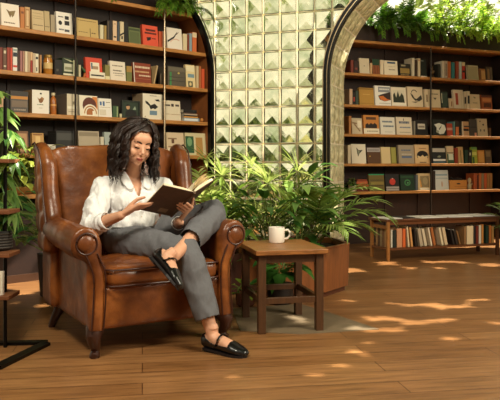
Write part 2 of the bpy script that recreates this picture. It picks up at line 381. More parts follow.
# local frame: x along, y into the case, z up
g = G(); cur = [(lend(z), z) for z in np.linspace(LZS, LZS+RZ-.0005, 16)]
poly = [(L_START, .0), (LEND, 0)]+cur+[(L_START, LZS+RZ)]
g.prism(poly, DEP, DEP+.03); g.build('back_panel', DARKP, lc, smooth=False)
g = G(); band([(LEND, 0), (LEND, .6), (LEND, 1.2)]+cur+[(L_START, LZS+RZ)], .03, .0, DEP+.03, 0, g)
g.build('side_panel', mat('#9a5c30', .5, 'side_wood', var=.3, vs=8), lc, angle=30)
g = G(); band([(LEND, 0), (LEND, .6), (LEND, 1.2)]+cur+[(L_START, LZS+RZ)], .042, -.05, -.0, 0, g)
band([(LEND+.018, 0), (LEND+.018, .6), (LEND+.018, 1.2)]+[(x+.018, z+.01) for x, z in cur], .006, -.055, -.045, 1, g)
g.build('arch_frame', [BLACKM, BRASSM], lc, angle=30)
for z in LZ:
    g = G(); g.box(L_START, lend(z)-.004, 0, DEP, z-.034, z); g.build('shelf', SHELFW, lc, smooth=False, bevel=.004)
for px in (74.6, 163.6):
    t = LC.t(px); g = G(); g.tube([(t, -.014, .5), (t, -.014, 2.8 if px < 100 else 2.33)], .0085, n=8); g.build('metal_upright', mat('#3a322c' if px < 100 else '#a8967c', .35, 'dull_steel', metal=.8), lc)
for px in (8, 55, 110):
    t = LC.t(px, DEP); g = G(); g.box(t-.012, t+.012, DEP-.014, DEP+.0, .5, 2.7); g.build('back_batten', mat('#2a160d', .6), lc, smooth=False)
g = G(); g.box(L_START, LEND-.004, .004, .03, .03, .52); g.build('lower_panel', mat('#2e1810', .55, 'lower_panel', var=.2), lc, smooth=False)
g = G(); g.box(L_START, LEND-.004, -.006, .004, 0, .06); g.build('plinth', mat('#4a2c18', .5), lc, smooth=False)
RZs = [2.287, 1.922, 1.572, 1.248, .921, .61]; R_S = -.12; R_E = 2.75
rc = thing('bookcase', 'long dark wood bookcase with books, seen through the archway on the right', 'bookcase', RC.o, RC.rz())
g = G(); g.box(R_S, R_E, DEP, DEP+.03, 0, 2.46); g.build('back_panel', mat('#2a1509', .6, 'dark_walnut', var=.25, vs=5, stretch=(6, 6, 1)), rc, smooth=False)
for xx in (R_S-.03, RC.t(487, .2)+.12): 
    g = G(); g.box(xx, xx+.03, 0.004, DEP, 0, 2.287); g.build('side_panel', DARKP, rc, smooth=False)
for z in RZs:
    g = G(); g.box(R_S, R_E, 0, DEP, z-.03, z); g.build('shelf', SHELFW, rc, smooth=False, bevel=.004)
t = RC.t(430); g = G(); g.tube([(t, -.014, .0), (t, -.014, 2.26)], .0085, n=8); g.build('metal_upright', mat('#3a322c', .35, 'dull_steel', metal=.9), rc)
for px in (385, 418, 470):
    t = RC.t(px, DEP); g = G(); g.box(t-.012, t+.012, DEP-.014, DEP, .0, 2.25); g.build('back_batten', mat('#2a160d', .6), rc, smooth=False)
# ============================================================ BOOKS AND THINGS ON THE SHELVES
def art_geo(g, art, w, h, y, mats):
    """flat printed shapes on a cover: coordinates 0..1 of the cover, seen from outside"""
    def mi(c):
        m = mat(c, .55, 'print')
        if m not in mats: mats.append(m)
        return mats.index(m)
    lay = 0
    for a in art:
        k, c = a[0], a[1]; i = mi(c); lay += 1; yy = y-.0006*lay
        X = lambda u: (u-.5)*w
        Z = lambda v: v*h
        def poly(ps): g.prism([(X(u), Z(v)) for u, v in ps], yy, y+.0005, i)
        if k == 'r': _, _, u0, u1, v0, v1 = a; poly([(u0, v0), (u1, v0), (u1, v1), (u0, v1)])
        elif k == 'p': poly(a[2])
        elif k == 'e': _, _, u, v, ru, rv = a; poly([(u+ru*math.cos(q*PI/8), v+rv*math.sin(q*PI/8)) for q in range(16)])
        elif k == 'ring':
            _, _, u, v, ru, rv, th, a0, a1 = a; N = 14
            for q in range(N):
                b0, b1 = math.radians(lerp(a0, a1, q/N)), math.radians(lerp(a0, a1, (q+1)/N))
                poly([(u+ru*math.cos(b0), v+rv*math.sin(b0)), (u+ru*math.cos(b1), v+rv*math.sin(b1)), (u+(ru-th)*math.cos(b1), v+(rv-th)*math.sin(b1)), (u+(ru-th)*math.cos(b0), v+(rv-th)*math.sin(b0))])
        elif k == 't':       # a row of short print strokes
            _, _, u0, u1, v, hh = a; u = u0; rr = random.Random(int(u0*991+v*777))
            while u < u1:
                d = rr.uniform(.04, .09); poly([(u, v-hh/2), (min(u1, u+d), v-hh/2), (min(u1, u+d), v+hh/2), (u, v+hh/2)]); u += d+rr.uniform(.015, .03)
def make_book(case, s0, s1, hgt, d, z, kind, col, label, group, art=(), tilt=0, dep=None, name='book', cat='book', fore=0):
    """kind F: cover faces out, S: spine faces out. local origin at bottom front centre"""
    w = max(.008, s1-s0-.0015); mats = [mat(col, .55, 'cover')]; g = G()
    if kind == 'F':
        th = dep or .028; lean = math.radians(6) if not dep else 0
        g.box(-w/2, w/2, 0, .0025, 0, hgt); g.box(-w/2, w/2, th-.0025, th, 0, hgt); g.box(-w/2, -w/2+.003, 0, th, 0, hgt)
        art_geo(g, art, w, hgt, 0, mats)
        pg = G(); pg.box(-w/2+.003, w/2-.003, .0025, th-.0025, .003, hgt-.003)
    else:
        th = dep or min(.17, hgt*.72); lean = 0
        g.box(-w/2, w/2, 0, .003, 0, hgt); g.box(-w/2, -w/2+min(.002, w*.2), 0, th, 0, hgt); g.box(w/2-min(.002, w*.2), w/2, 0, th, 0, hgt)
        art_geo(g, art, w, hgt, 0, mats)
        pg = G(); pg.box(-w/2+min(.002, w*.2), w/2-min(.002, w*.2), .003, th-.004, .004, hgt-.004)
    o = g.build(name, mats, smooth=False)
    if name == 'book': pg.build('pages', CREAM, o, smooth=False)
    p = case.pt((s0+s1)/2, d, z+.0008)
    if tilt: p = case.pt((s0+s1)/2, d, z+.0008+abs(math.sin(tilt))*w/2)
    o.matrix_world = Matrix.Translation(p) @ Matrix.Rotation(case.rz(), 4, 'Z') @ Matrix.Rotation(-lean, 4, 'X') @ Matrix.Rotation(tilt, 4, 'Y')
    return tag(o, label, cat, group)
def shelf(case, z, where, group, items):
    for it in items:
        x0, x1, yt, kind, col, desc = it[:6]; kw = dict(it[6]) if len(it) > 6 else {}
        d = kw.pop('d', .035 if kind == 'S' else .03); nm = kw.get('name', 'book')
        t0, t1 = case.t(x0, d), case.t(x1, d); tm = (t0+t1)/2; hgt = case.z(tm, d, yt)-z
        make_book(case, t0, t1, hgt, d, z, kind, col, desc+' '+where, group, **kw)
T = lambda c, u0, u1, v, h=.05: ('t', c, u0, u1, v, h)
R_ = lambda c, *a: ('r', c)+a
K = '#1c1614'
LW = ['on the topmost visible shelf of the left bookcase', 'on the second visible shelf of the left bookcase', 'on the third shelf down in the left bookcase', 'on the left bookcase shelf level with her face']
LG = ['books on the top shelf at left', 'books on the second shelf at left', 'books on the third shelf at left', 'books on the fourth shelf at left']
# ---- left, top
shelf(LC, LZ[1], 'in the left bookcase\'s top row', LG[0], [
 (1.3, 19.8, 3.5, 'F', '#f3e6d2', 'cream book with a brown bird sketch', {'art': [T('#6b5030', .15, .75, .17), ('p', '#7d6238', [(.3, .75), (.6, .62), (.5, .4), (.42, .55)]), ('p', '#8a7448', [(.5, .68), (.8, .74), (.7, .5), (.6, .42)])]}),
 (20.2, 24.8, 7.2, 'S', '#c0783c', 'thick orange-brown spine right of the bird-sketch book', {'art': [R_('#7a4420', .2, .8, .7, .8)]}),
 (25, 30, 7.2, 'S', '#cfa36c', 'thick tan spine left of the beige line-printed book', {'art': [R_('#9a6a38', .15, .85, .1, .9), R_('#dcb887', .25, .75, .15, .85)]}),
 (32.3, 44.5, 10, 'F', '#cdb488', 'beige book with fine printed lines', {'art': [T('#4a3820', .1, .9, .27, .035), T('#a08a5c', .1, .9, .85, .02), T('#a08a5c', .1, .9, .7, .015), T('#a08a5c', .1, .9, .6, .015)]}),
 (44.7, 50.3, 10.8, 'F', '#bfa87c', 'narrow beige volume beside the line-printed book', {'art': [T('#4a3820', .1, .9, .25, .03)]}),
 (50.6, 55, 15, 'S', '#a8977a', 'weathered grey-beige spine left of the white picture book'),
 (56.6, 72.8, 12, 'F', '#f2e9da', 'white book with small black pictures', {'art': [R_(K, .52, .82, .42, .62), R_(K, .55, .8, .68, .84), ('e', K, .25, .5, .11, .1), T('#4a4a50', .15, .45, .2, .06), R_('#4a4a50', .5, .8, .12, .22), T(K, .15, .45, .78, .04)]}),
 (76.6, 98.8, 18.6, 'F', '#c9aa6a', 'broad khaki book with a thin vertical line', {'art': [R_('#4a3c24', .61, .635, .05, .5), T('#5a4828', .1, .52, .26, .03), T('#5a4828', .68, .88, .26, .05), T('#806838', .08, .9, .88, .03)]}),
 (100, 103.6, 25, 'S', '#d9cda8', 'short pale cream spine right of the broad khaki book'),
 (104, 106.6, 25.6, 'S', '#a98a4c', 'slim mustard spine between cream and black'),
 (107, 112.4, 20.6, 'S', '#221a16', 'thick black spine left of the pinkish cream spine', {'art': [R_('#5a4a3c', .1, .35, .05, .95)]}),
 (112.8, 117, 21, 'S', '#e3c09a', 'pinkish cream spine with a black mark', {'art': [R_(K, .2, .85, .18, .25), T('#7a5a3c', .25, .8, .85, .03)]}),
 (117.3, 119.6, 22, 'S', '#46505a', 'slate spine between two cream spines'),
 (120, 124, 21.8, 'S', '#dcc8a0', 'cream spine with a black diagonal', {'art': [('p', K, [(0, .38), (1, .5), (1, .42), (0, .28)]), R_(K, .3, .7, .15, .3)]}),
 (124.3, 128.5, 22.6, 'S', '#181412', 'black spine left of the olive green book'),
 (129, 141, 27.2, 'F', '#6d7548', 'olive green book with a dark top band', {'art': [R_('#434c2c', .05, .95, .8, .93), R_('#5c653c', .1, .9, .08, .72)]}),
 (143, 158.6, 25.2, 'F', '#e2573a', 'bright red book with black print', {'art': [R_('#5a1f16', .22, .85, .72, .82), R_('#5a1f16', .15, .9, .58, .66), ('p', K, [(.25, .4), (.55, .44), (.5, .3), (.3, .24)]), T(K, .6, .85, .38, .04)]}),
 (159, 162.6, 31.5, 'S', '#d2603a', 'short orange spine right of the bright red book'),
 (163.2, 166, 31.5, 'S', '#d8c2a0', 'slim cream spine behind the metal upright'),
 (167.4, 182.6, 27.8, 'F', '#f0e4d2', 'white book with a black branch drawing', {'art': [('p', K, [(.03, .38), (.45, .6), (.72, .86), (.7, .78), (.47, .52), (.05, .3)]), ('p', '#7a6048', [(.6, .72), (.85, .86), (.66, .7)]), ('ring', '#d9a488', .6, .15, .45, .35, .03, 60, 150)]}),
 (183, 187.2, 34, 'S', '#e0cda4', 'short cream spine beside the branch-drawing book'),
 (187.5, 189, 34.5, 'S', '#8f3b22', 'very slim rust spine beside the blue-grey spine'),
 (189.2, 192, 33.4, 'S', '#93a3ac', 'blue-grey spine near the right end'),
 (192.3, 196.6, 32.4, 'S', '#d9713c', 'orange spine with a cream top', {'art': [R_('#e8d2a8', 0, 1, .74, .98)]}),
])
# ---- left, second
shelf(LC, LZ[2], 'in the left bookcase\'s second row', LG[1], [
 (-2, 2.8, 47.3, 'S', '#7a3320', 'dark rust spine cut by the picture edge'),
 (3, 6.8, 48, 'S', '#6b4a34', 'brown spine with cream label', {'art': [R_('#d8c8a8', .2, .8, .75, .88), R_('#d8c8a8', .2, .8, .15, .22)]}),
 (7, 10, 47.6, 'S', '#a03c28', 'dull red spine left of the vivid red one'),
 (10.2, 12.6, 48, 'S', '#cf4a2c', 'vivid red spine touching the white spine'),
 (12.8, 17.4, 47.8, 'S', '#e9e2d6', 'white spine with red and black bands', {'art': [R_('#cf3f28', .05, .95, .17, .26), R_('#2a3038', .05, .95, .62, .8), R_('#9aa8a0', .1, .9, .85, .95)]}),
 (17.8, 19.8, 50.6, 'S', '#4a3028', 'slim dark brown spine right of the white spine'),
 (20, 22.6, 51, 'S', '#a8706a', 'dusty mauve spine in the packed row'),
 (22.8, 24.8, 51.2, 'S', '#b98a72', 'pinkish brown slim spine in the packed row'),
 (25, 27.8, 51.4, 'S', '#e4d2b0', 'cream spine right of the pinkish brown one'),
 (28, 30, 51.8, 'S', '#c9a884', 'slim beige spine in the packed row'),
 (30.2, 32.8, 52.2, 'S', '#e0b98a', 'peach spine with a dark red lower half', {'art': [R_('#9a2f20', .05, .95, .02, .6)]}),
 (33, 35, 53.2, 'S', '#d9bfa0', 'slim pale tan spine before the cream one'),
 (35.2, 38.6, 53.8, 'S', '#e9ddc0', 'cream spine with black top print', {'art': [R_(K, .15, .85, .72, .84), R_(K, .3, .6, .1, .3)]}),
 (39.8, 41.8, 55, 'S', '#b88654', 'slim tan spine next to the amber jar'),
 (78.6, 81, 65, 'S', '#c9bd98', 'slim pale spine right of the dark green box'),
 (86, 102.8, 57.6, 'F', '#d6492f', 'red book with a framed cream picture', {'art': [R_('#efe2c8', .3, .83, .2, .78), R_('#a88a68', .38, .75, .45, .6), R_('#5a6a78', .33, .42, .45, .75)]}),
 (105, 110, 65, 'S', '#8a8048', 'olive spine with a cream foot', {'art': [R_('#e4d8a8', 0, 1, 0, .25)]}),
 (110.3, 126, 61.2, 'F', '#eadcc6', 'cream book with grey printed title', {'art': [T('#7a6a5a', .17, .85, .77, .06), T('#6a5a4a', .2, .75, .52, .06), T('#8a7a68', .2, .9, .38, .04), T('#a89a88', .3, .8, .27, .03)]}),
 (126.4, 132, 66.2, 'S', '#74763e', 'olive and tan spine beside the cream titled book', {'art': [R_('#a8823e', 0, 1, .62, 1)]}),
 (134, 151.6, 63, 'F', '#8a3a20', 'russet book with cream lettering rows', {'art': [T('#e6cfae', .1, .95, .79, .1), T('#d2a878', .1, .9, .56, .08), T('#e6cfae', .3, .95, .37, .07), R_('#b06a48', .05, .95, .2, .22), R_('#d8c8b8', 0, .05, 0, 1)]}),
 (153.3, 154.8, 65, 'S', '#c7a878', 'slim tan spine leaning beside the russet book', {'tilt': .22}),
 (186.4, 195.8, 64.6, 'F', '#ead29c', 'cream book with a pale blue label', {'art': [R_('#7d98a0', .22, .92, .44, .6), R_('#5a5a48', .2, .7, .02, .28), ('e', '#e0c890', .45, .15, .12, .08), R_('#efe0b8', .05, .95, .7, .95)]}),
 (196.2, 198.8, 66, 'S', '#d6bd92', 'cream spine just right of the blue-label book'),
 (199, 201.2, 66.3, 'S', '#b86a3a', 'slim burnt orange spine near the side panel'),
 (201.4, 204.6, 69, 'S', '#d4572e', 'vivid orange spine last in its row'),
])
# ---- left, third
shelf(LC, LZ[3], 'in the left bookcase\'s third row', LG[2], [
 (-3, 4.6, 91.5, 'S', '#c8a078', 'beige volume at the picture edge'),
 (5.4, 9.6, 91, 'S', '#14100f', 'black spine beside the grey boxed volume'),
 (79.8, 98.4, 95.4, 'F', '#f0e4ca', 'cream book with nested orange and brown arches', {'art': [R_('#d8823a', .72, .98, .35, .95), ('e', '#5f2c18', .55, .52, .38, .4), R_('#f0e4ca', 0, 1, 0, .28), ('ring', '#f0e4ca', .58, .12, .42, .46, .07, 0, 180), ('ring', '#b8763a', .58, .12, .35, .39, .05, 0, 180), ('ring', '#f0e4ca', .58, .12, .3, .33, .06, 0, 180), ('e', '#b06c38', .58, .14, .22, .24), R_('#f4ead2', .68, .8, .04, .26), R_('#f0e4ca', 0, 1, 0, .06)]}),
 (98.8, 112.2, 98.4, 'F', '#f0e8da', 'white book with two blue squares', {'art': [R_('#4d6a94', .12, .26, .62, .82), R_('#4d6a94', .34, .48, .6, .84), T('#b09a78', .1, .9, .52, .02), R_('#dccfb8', .08, .55, .1, .4), T('#8a7a60', .6, .9, .8, .03)]}),
 (112.8, 118.4, 106, 'S', '#3f5a3a', 'green spine left of the small cream cup', {'art': [R_('#9aa878', .7, .95, .05, .95)]}),
 (165.4, 181.2, 100.6, 'F', '#e3d3b6', 'beige book with three dark marks', {'art': [R_('#4a3c34', .05, .35, .72, .8), R_('#3a2c28', .42, .58, .7, .84), R_('#4a3c34', .68, .92, .72, .82), R_('#b08a60', .05, .95, .3, .32)]}),
])
# ---- left, fourth (behind the plant, chair and her head)
shelf(LC, LZ[4], 'in the left bookcase\'s fourth row', LG[3], [
 (17.5, 29, 131, 'F', '#7a5236', 'brown framed book half behind leaves', {'art': [R_('#b88a60', .12, .88, .1, .9), ('e', '#6a4028', .5, .45, .2, .25)]}),
 (32.5, 44.5, 133, 'F', '#c39352', 'golden tan book above the chair wing', {'art': [R_('#e0b878', .3, .7, .1, .85), R_('#8a5c2c', .1, .9, .9, .96)]}),
 (45.5, 60, 144.5, 'F', '#d9cfbc', 'low pale grey book above the chair wing'),
 (79, 100, 131, 'F', '#b5a48a', 'wide grey-beige book above the chair back', {'art': [R_('#8f8068', .05, .95, .78, .95)]}),
 (100.4, 104, 137, 'S', '#d9cdb4', 'slim pale spine above the chair back'),
 (105, 112, 132, 'F', '#a8b0a8', 'pale grey-green book touching her hair'),
 (167, 184.6, 132.5, 'F', '#d8bf9c', 'beige book with dark handwriting, above the chair', {'art': [R_('#8a6a4c', .1, .6, .7, .76), R_('#6a4830', .3, .45, .52, .7), R_('#a88560', .1, .7, .35, .4), R_('#efdcc0', .1, .9, .08, .3)]}),
 (186, 207, 133, 'F', '#d6c79a', 'cream book with a green plant picture', {'art': [R_('#2f5a38', .02, .4, .1, .85), ('e', '#7aa070', .2, .6, .12, .2), R_('#b88a4a', .5, .82, .02, .8)]}),
])
# things on the left shelves
def at_case(case, px, d, z): t = case.t(px, d); return case.pt(t, d, z)
def simple(g, name, mats, case, px, d, z, label, cat, angle=40, group=None, smooth=True):
    o = g.build(name, mats, smooth=smooth, angle=angle); o.location = at_case(case, px, d, z+.0008); o.rotation_euler = (0, 0, case.rz()); return tag(o, label, cat, group)
def px_w(case, x0, x1, d): return case.t(x1, d)-case.t(x0, d)
def box_thing(case, x0, x1, yt, z, dep, col, label, name='box', cat='box', art=(), side=None, d=.03):
    t0, t1 = case.t(x0, d), case.t(x1, d); hgt = case.z((t0+t1)/2, d, yt)-z; w_ = t1-t0
    th = thing(name, label, cat, case.pt((t0+t1)/2, d, z+.0008), case.rz())
    g = G(); g.box(-w_/2, w_/2, 0, dep, 0, hgt-.022); g.build('box_body', mat(side or col, .6, 'box_side'), th, smooth=False, bevel=.0015)
    g = G(); g.box(-w_/2-.001, w_/2+.001, -.001, dep, hgt-.0215, hgt); g.build('box_lid', mat(side or col, .6, 'box_side'), th, smooth=False, bevel=.0015)
    mats = [mat(col, .6, 'box_front')]; g = G(); g.box(-w_/2, w_/2, -.0025, -.0012, .001, hgt-.001); art_geo(g, art, w_, hgt, -.0025, mats)
    g.build('front_label', mats, th, smooth=False); return th
box_thing(LC, 10.4, 28, 91.2, LZ[3], .16, '#5d5650', 'grey box with an orange band, left bookcase, third row down', art=[R_('#c8873c', .02, .98, .62, .76), R_('#3a342f', .02, .98, .78, .99), T('#a89a88', .2, .85, .13, .07), R_('#7d6a58', .05, .95, .25, .55)], side='#3a3431')
box_thing(LC, 32, 49, 90.2, LZ[3], .17, '#f2eadb', 'tall white box with a brown deer print, third row of left bookcase', side='#9a7a54', art=[('p', '#a97a4a', [(.3, .68), (.45, .6), (.55, .72), (.7, .65), (.62, .5), (.45, .45)]), ('e', '#8a5c34', .5, .55, .12, .1), T('#5a6a40', .3, .65, .38, .03), T('#a89878', .4, .6, .24, .02), R_('#2a2420', .45, .55, .82, .88)])
box_thing(LC, 66.8, 77.3, 94, LZ[3], .2, '#dccdb0', 'cream and grey box beside the metal upright, third row down', side='#77695a', art=[R_('#8a7a60', .55, .75, .5, .65), R_('#f2e8d0', .05, .95, .3, .42), T('#a09070', .15, .85, .17, .03)])
box_thing(LC, 142.6, 162.2, 94, LZ[3], .17, '#ece0c8', 'white box with a black bird print right of her head', side='#a68f70', art=[('p', K, [(.12, .72), (.25, .68), (.4, .55), (.6, .62), (.78, .5), (.62, .4), (.52, .44), (.4, .38), (.32, .52), (.15, .62)]), ('p', K, [(.6, .78), (.8, .8), (.88, .72), (.7, .72)]), R_('#6f8a9c', .35, .72, .17, .34), ('e', '#a08a60', .12, .1, .03, .02), T('#8a7860', .35, .7, .92, .02)])
box_thing(LC, 62.5, 77.5, 58.2, LZ[2], .15, '#2f3a24', 'dark green box with a pale label, second row of left bookcase', art=[R_('#c8c4a8', .1, .66, .25, .68), R_('#8a8a68', .15, .6, .35, .5), R_('#e0d8b8', .05, .9, .04, .14), R_('#c9c8a0', .7, .85, .1, .9), ('p', '#b8b890', [(.05, .95), (.55, .86), (.9, .78), (.5, .8)])])
box_thing(LC, 167.8, 185.4, 67, LZ[2], .15, '#5a5142', 'dark taupe box with a green strip and brass button, left bookcase', art=[R_('#3f8a4c', .1, .2, .02, .7), ('e', '#c8b060', .6, .68, .06, .05), R_('#3c352a', .02, .98, .25, .28), R_('#6d6350', .02, .98, .75, .97), R_('#463e32', .05, .95, .45, .48)])
box_thing(LC, 56, 74, 131, LZ[4], .15, '#2c2a28', 'black box above the chair back, fourth row of left bookcase', art=[R_('#4a4844', .05, .95, .6, .9)])
box_thing(LC, 54.6, 62.2, 59.8, LZ[2], .12, '#191512', 'small black box left of the dark green box', art=[R_('#4a4438', .2, .5, .25, .4)])
# picture in dark frame
o = thing('picture_frame', 'dark framed portrait photo standing left of the bird-print box', 'picture frame', at_case(LC, 131, .04, LZ[3]+.0008), LC.rz()); w_ = px_w(LC, 122.3, 140.4, .04); hh = LC.z(LC.t(131, .04), .04, 100.6)-LZ[3]
g = G(); 
for a in ((-w_/2, w_/2, 0, .012), (-w_/2, w_/2, hh-.012, hh), (-w_/2, -w_/2+.012, .012, hh-.012), (w_/2-.012, w_/2, .012, hh-.012)): g.box(a[0], a[1], 0, .02, a[2], a[3])
g.build('frame', mat('#2b3029', .4, 'frame'), o, smooth=False)
ms = [mat('#2c3a2a', .5, 'print')]; g = G(); g.box(-w_/2+.012, w_/2-.012, .008, .014, .012, hh-.012); art_geo(g, [('p', '#141312', [(.2, .1), (.85, .1), (.8, .4), (.6, .48), (.42, .5), (.25, .42)]), ('e', '#c99a70', .36, .62, .1, .13), ('p', '#9aa890', [(.62, .5), (.75, .7), (.8, .5)]), ('p', '#141312', [(.25, .66), (.32, .8), (.45, .74), (.42, .7), (.3, .68)])], w_, hh, .008, ms); g.build('photo', ms, o, smooth=False)
# amber jar, bottle, cup, apple, card, figurine, plate
def jar(case, px, yt, z, r, label, name='jar'):
    hh = case.z(case.t(px, .07), .07, yt)-z; th = thing(name, label, 'jar' if name == 'jar' else 'bottle', at_case(case, px, .07, z+.0008), case.rz())
    am = mat('#b9772c', .2, 'amber_glass', var=.3, vs=15)
    if name == 'jar':
        g = G(); g.lathe([(r*.9, 0), (r, .01), (r, hh*.72), (r*.86, hh*.82), (r*.86, hh*.84)]); g.build('jar_body', am, th)
        g = G(); g.lathe([(r*.9, hh*.84), (r*.93, hh*.86), (r*.93, hh*.97), (r*.8, hh)]); g.build('lid', mat('#9c7a3c', .35, 'gold_lid', metal=.5), th)
        g = G(); g.lathe([(r*1.01, hh*.3), (r*1.01, hh*.6)], n=20); g.build('label_band', mat('#d9b878', .6), th)
    else:
        g = G(); g.lathe([(r*.9, 0), (r, .01), (r, hh*.5), (r*.93, hh*.55), (r*.93, hh*.7), (r*.55, hh*.8), (r*.42, hh*.84), (r*.42, hh*.88)]); g.build('bottle_body', mat('#b5692c', .3, 'amber', var=.3, vs=15), th)
        g = G(); g.lathe([(r*.6, hh*.88), (r*.62, hh*.9), (r*.62, hh*.98), (r*.5, hh)]); g.build('cap', mat('#d9c8a0', .5), th)
        g = G(); g.lathe([(r*1.01, hh*.4), (r*1.01, hh*.47)], n=20); g.build('label_band', mat('#e0a860', .6), th)
jar(LC, 48, 55.2, LZ[2], .036, 'round amber glass jar with gold lid on the left bookcase')
jar(LC, 53.2, 93, LZ[3], .026, 'slim amber bottle with pale cap left of the cream and grey box', 'bottle')
g = G(); g.lathe([(.008, 0), (.011, .004), (.012, .035), (.010, .035), (.009, .006)], n=14); simple(g, 'cup', mat('#e0d8b0', .5), LC, 120.6, .035, LZ[3], 'tiny cream cup left of the dark framed portrait', 'cup')
g = G(); g.ell((0, 0, .02), (.018, .018, .018)); g.tube([(0, 0, .036), (.003, 0, .044)], .002, 1, n=6); simple(g, 'apple', [mat('#c8833c', .5), mat('#3a2414', .6)], LC, 201.6, .05, LZ[3], 'small orange-brown apple beside the magazine stack', 'fruit')
g = G(); w_ = px_w(LC, 90, 105, .012); g.box(-w_/2, w_/2, 0, .012, 0, .055); g.box(-w_/2+.01, w_/2-.01, -.001, 0, .02, .032, 1); simple(g, 'sign_card', [mat('#ede2c8', .6), mat(K, .6)], LC, 97.5, .012, LZ[2], 'small white card in front of the red framed-picture book', 'card', smooth=False)
g = G(); g.tube([(-.02, 0, .012), (-.01, 0, .03), (0, 0, .045), (.01, 0, .035)], [.012, .016, .014, .008], round_end=True); g.tube([(-.045, 0, .09), (-.03, 0, .07), (-.01, 0, .05), (.02, 0, .04)], [.006, .011, .012, .006], 1, round_end=True); g.tube([(.015, .0, .01), (.018, 0, .035)], [.012, .009], round_end=True); g.box(-.035, .035, -.01, .01, 0, .008)
simple(g, 'figurine', [mat('#b9682c', .5), mat('#3d5a30', .5)], LC, 86.5, .05, LZ[2], 'small orange and green bird figurine left of the red picture book', 'figurine')
g = G(); g.lathe([(.0, 0), (.03, 0), (.055, .006), (.057, .009), (.03, .005), (.0, .004)], n=28)
o = simple(g, 'plate', mat('#c9b394', .5), LC, 160.4, .10, LZ[2]+.057, 'round cream plate on edge beside the metal upright', 'plate'); o.matrix_world = Matrix.Translation(at_case(LC, 160.2, .08, LZ[2]+.0585)) @ Matrix.Rotation(LC.rz(), 4, 'Z') @ Matrix.Rotation(PI/2, 4, 'X') @ Matrix.Rotation(math.radians(55), 4, 'Y')
# magazine stack
zz = LZ[3]; cols = [('#8fa3ae', .034, 183.6, 199.5), ('#d99a48', .014, 184, 198), ('#2c2624', .012, 183.8, 196.5), ('#cbb49a', .012, 184, 197.5), ('#5a4438', .01, 184.5, 196), ('#1a1616', .03, 183.5, 196.8)]
nm = ['pale blue-grey magazine at the bottom of the stack', 'orange magazine second from the bottom of the stack', 'slim dark magazine in the middle of the stack', 'beige magazine above the slim dark one', 'brown magazine just below the topmost black one', 'black magazine on top of the stack']
for (c_, th_, a, b), lb in zip(cols, nm):
    w_ = px_w(LC, a, b, .035); mats = [mat(c_, .5, 'cover')]; g = G(); g.box(-w_/2, w_/2, 0, .15, 0, .0015); g.box(-w_/2, w_/2, 0, .15, th_-.0025, th_-.001); g.box(-w_/2, w_/2, 0, .002, 0, th_-.001)
    if th_ > .03: g.box(-w_/2+.01, w_/2-.02, -.0005, 0, .006, .026, 1); mats.append(mat('#dfe4e4' if c_ == '#8fa3ae' else '#4a3c30', .5))
    o = g.build('magazine', mats, smooth=False); G().box(-w_/2+.002, w_/2-.003, .002, .148, .0015, th_-.0025).build('pages', CREAM, o, smooth=False)
    o.location = at_case(LC, (a+b)/2, .035, zz+.0005); o.rotation_euler = (0, 0, LC.rz()); tag(o, lb+' at left', 'magazine', 'magazines stacked on the left bookcase'); zz += th_
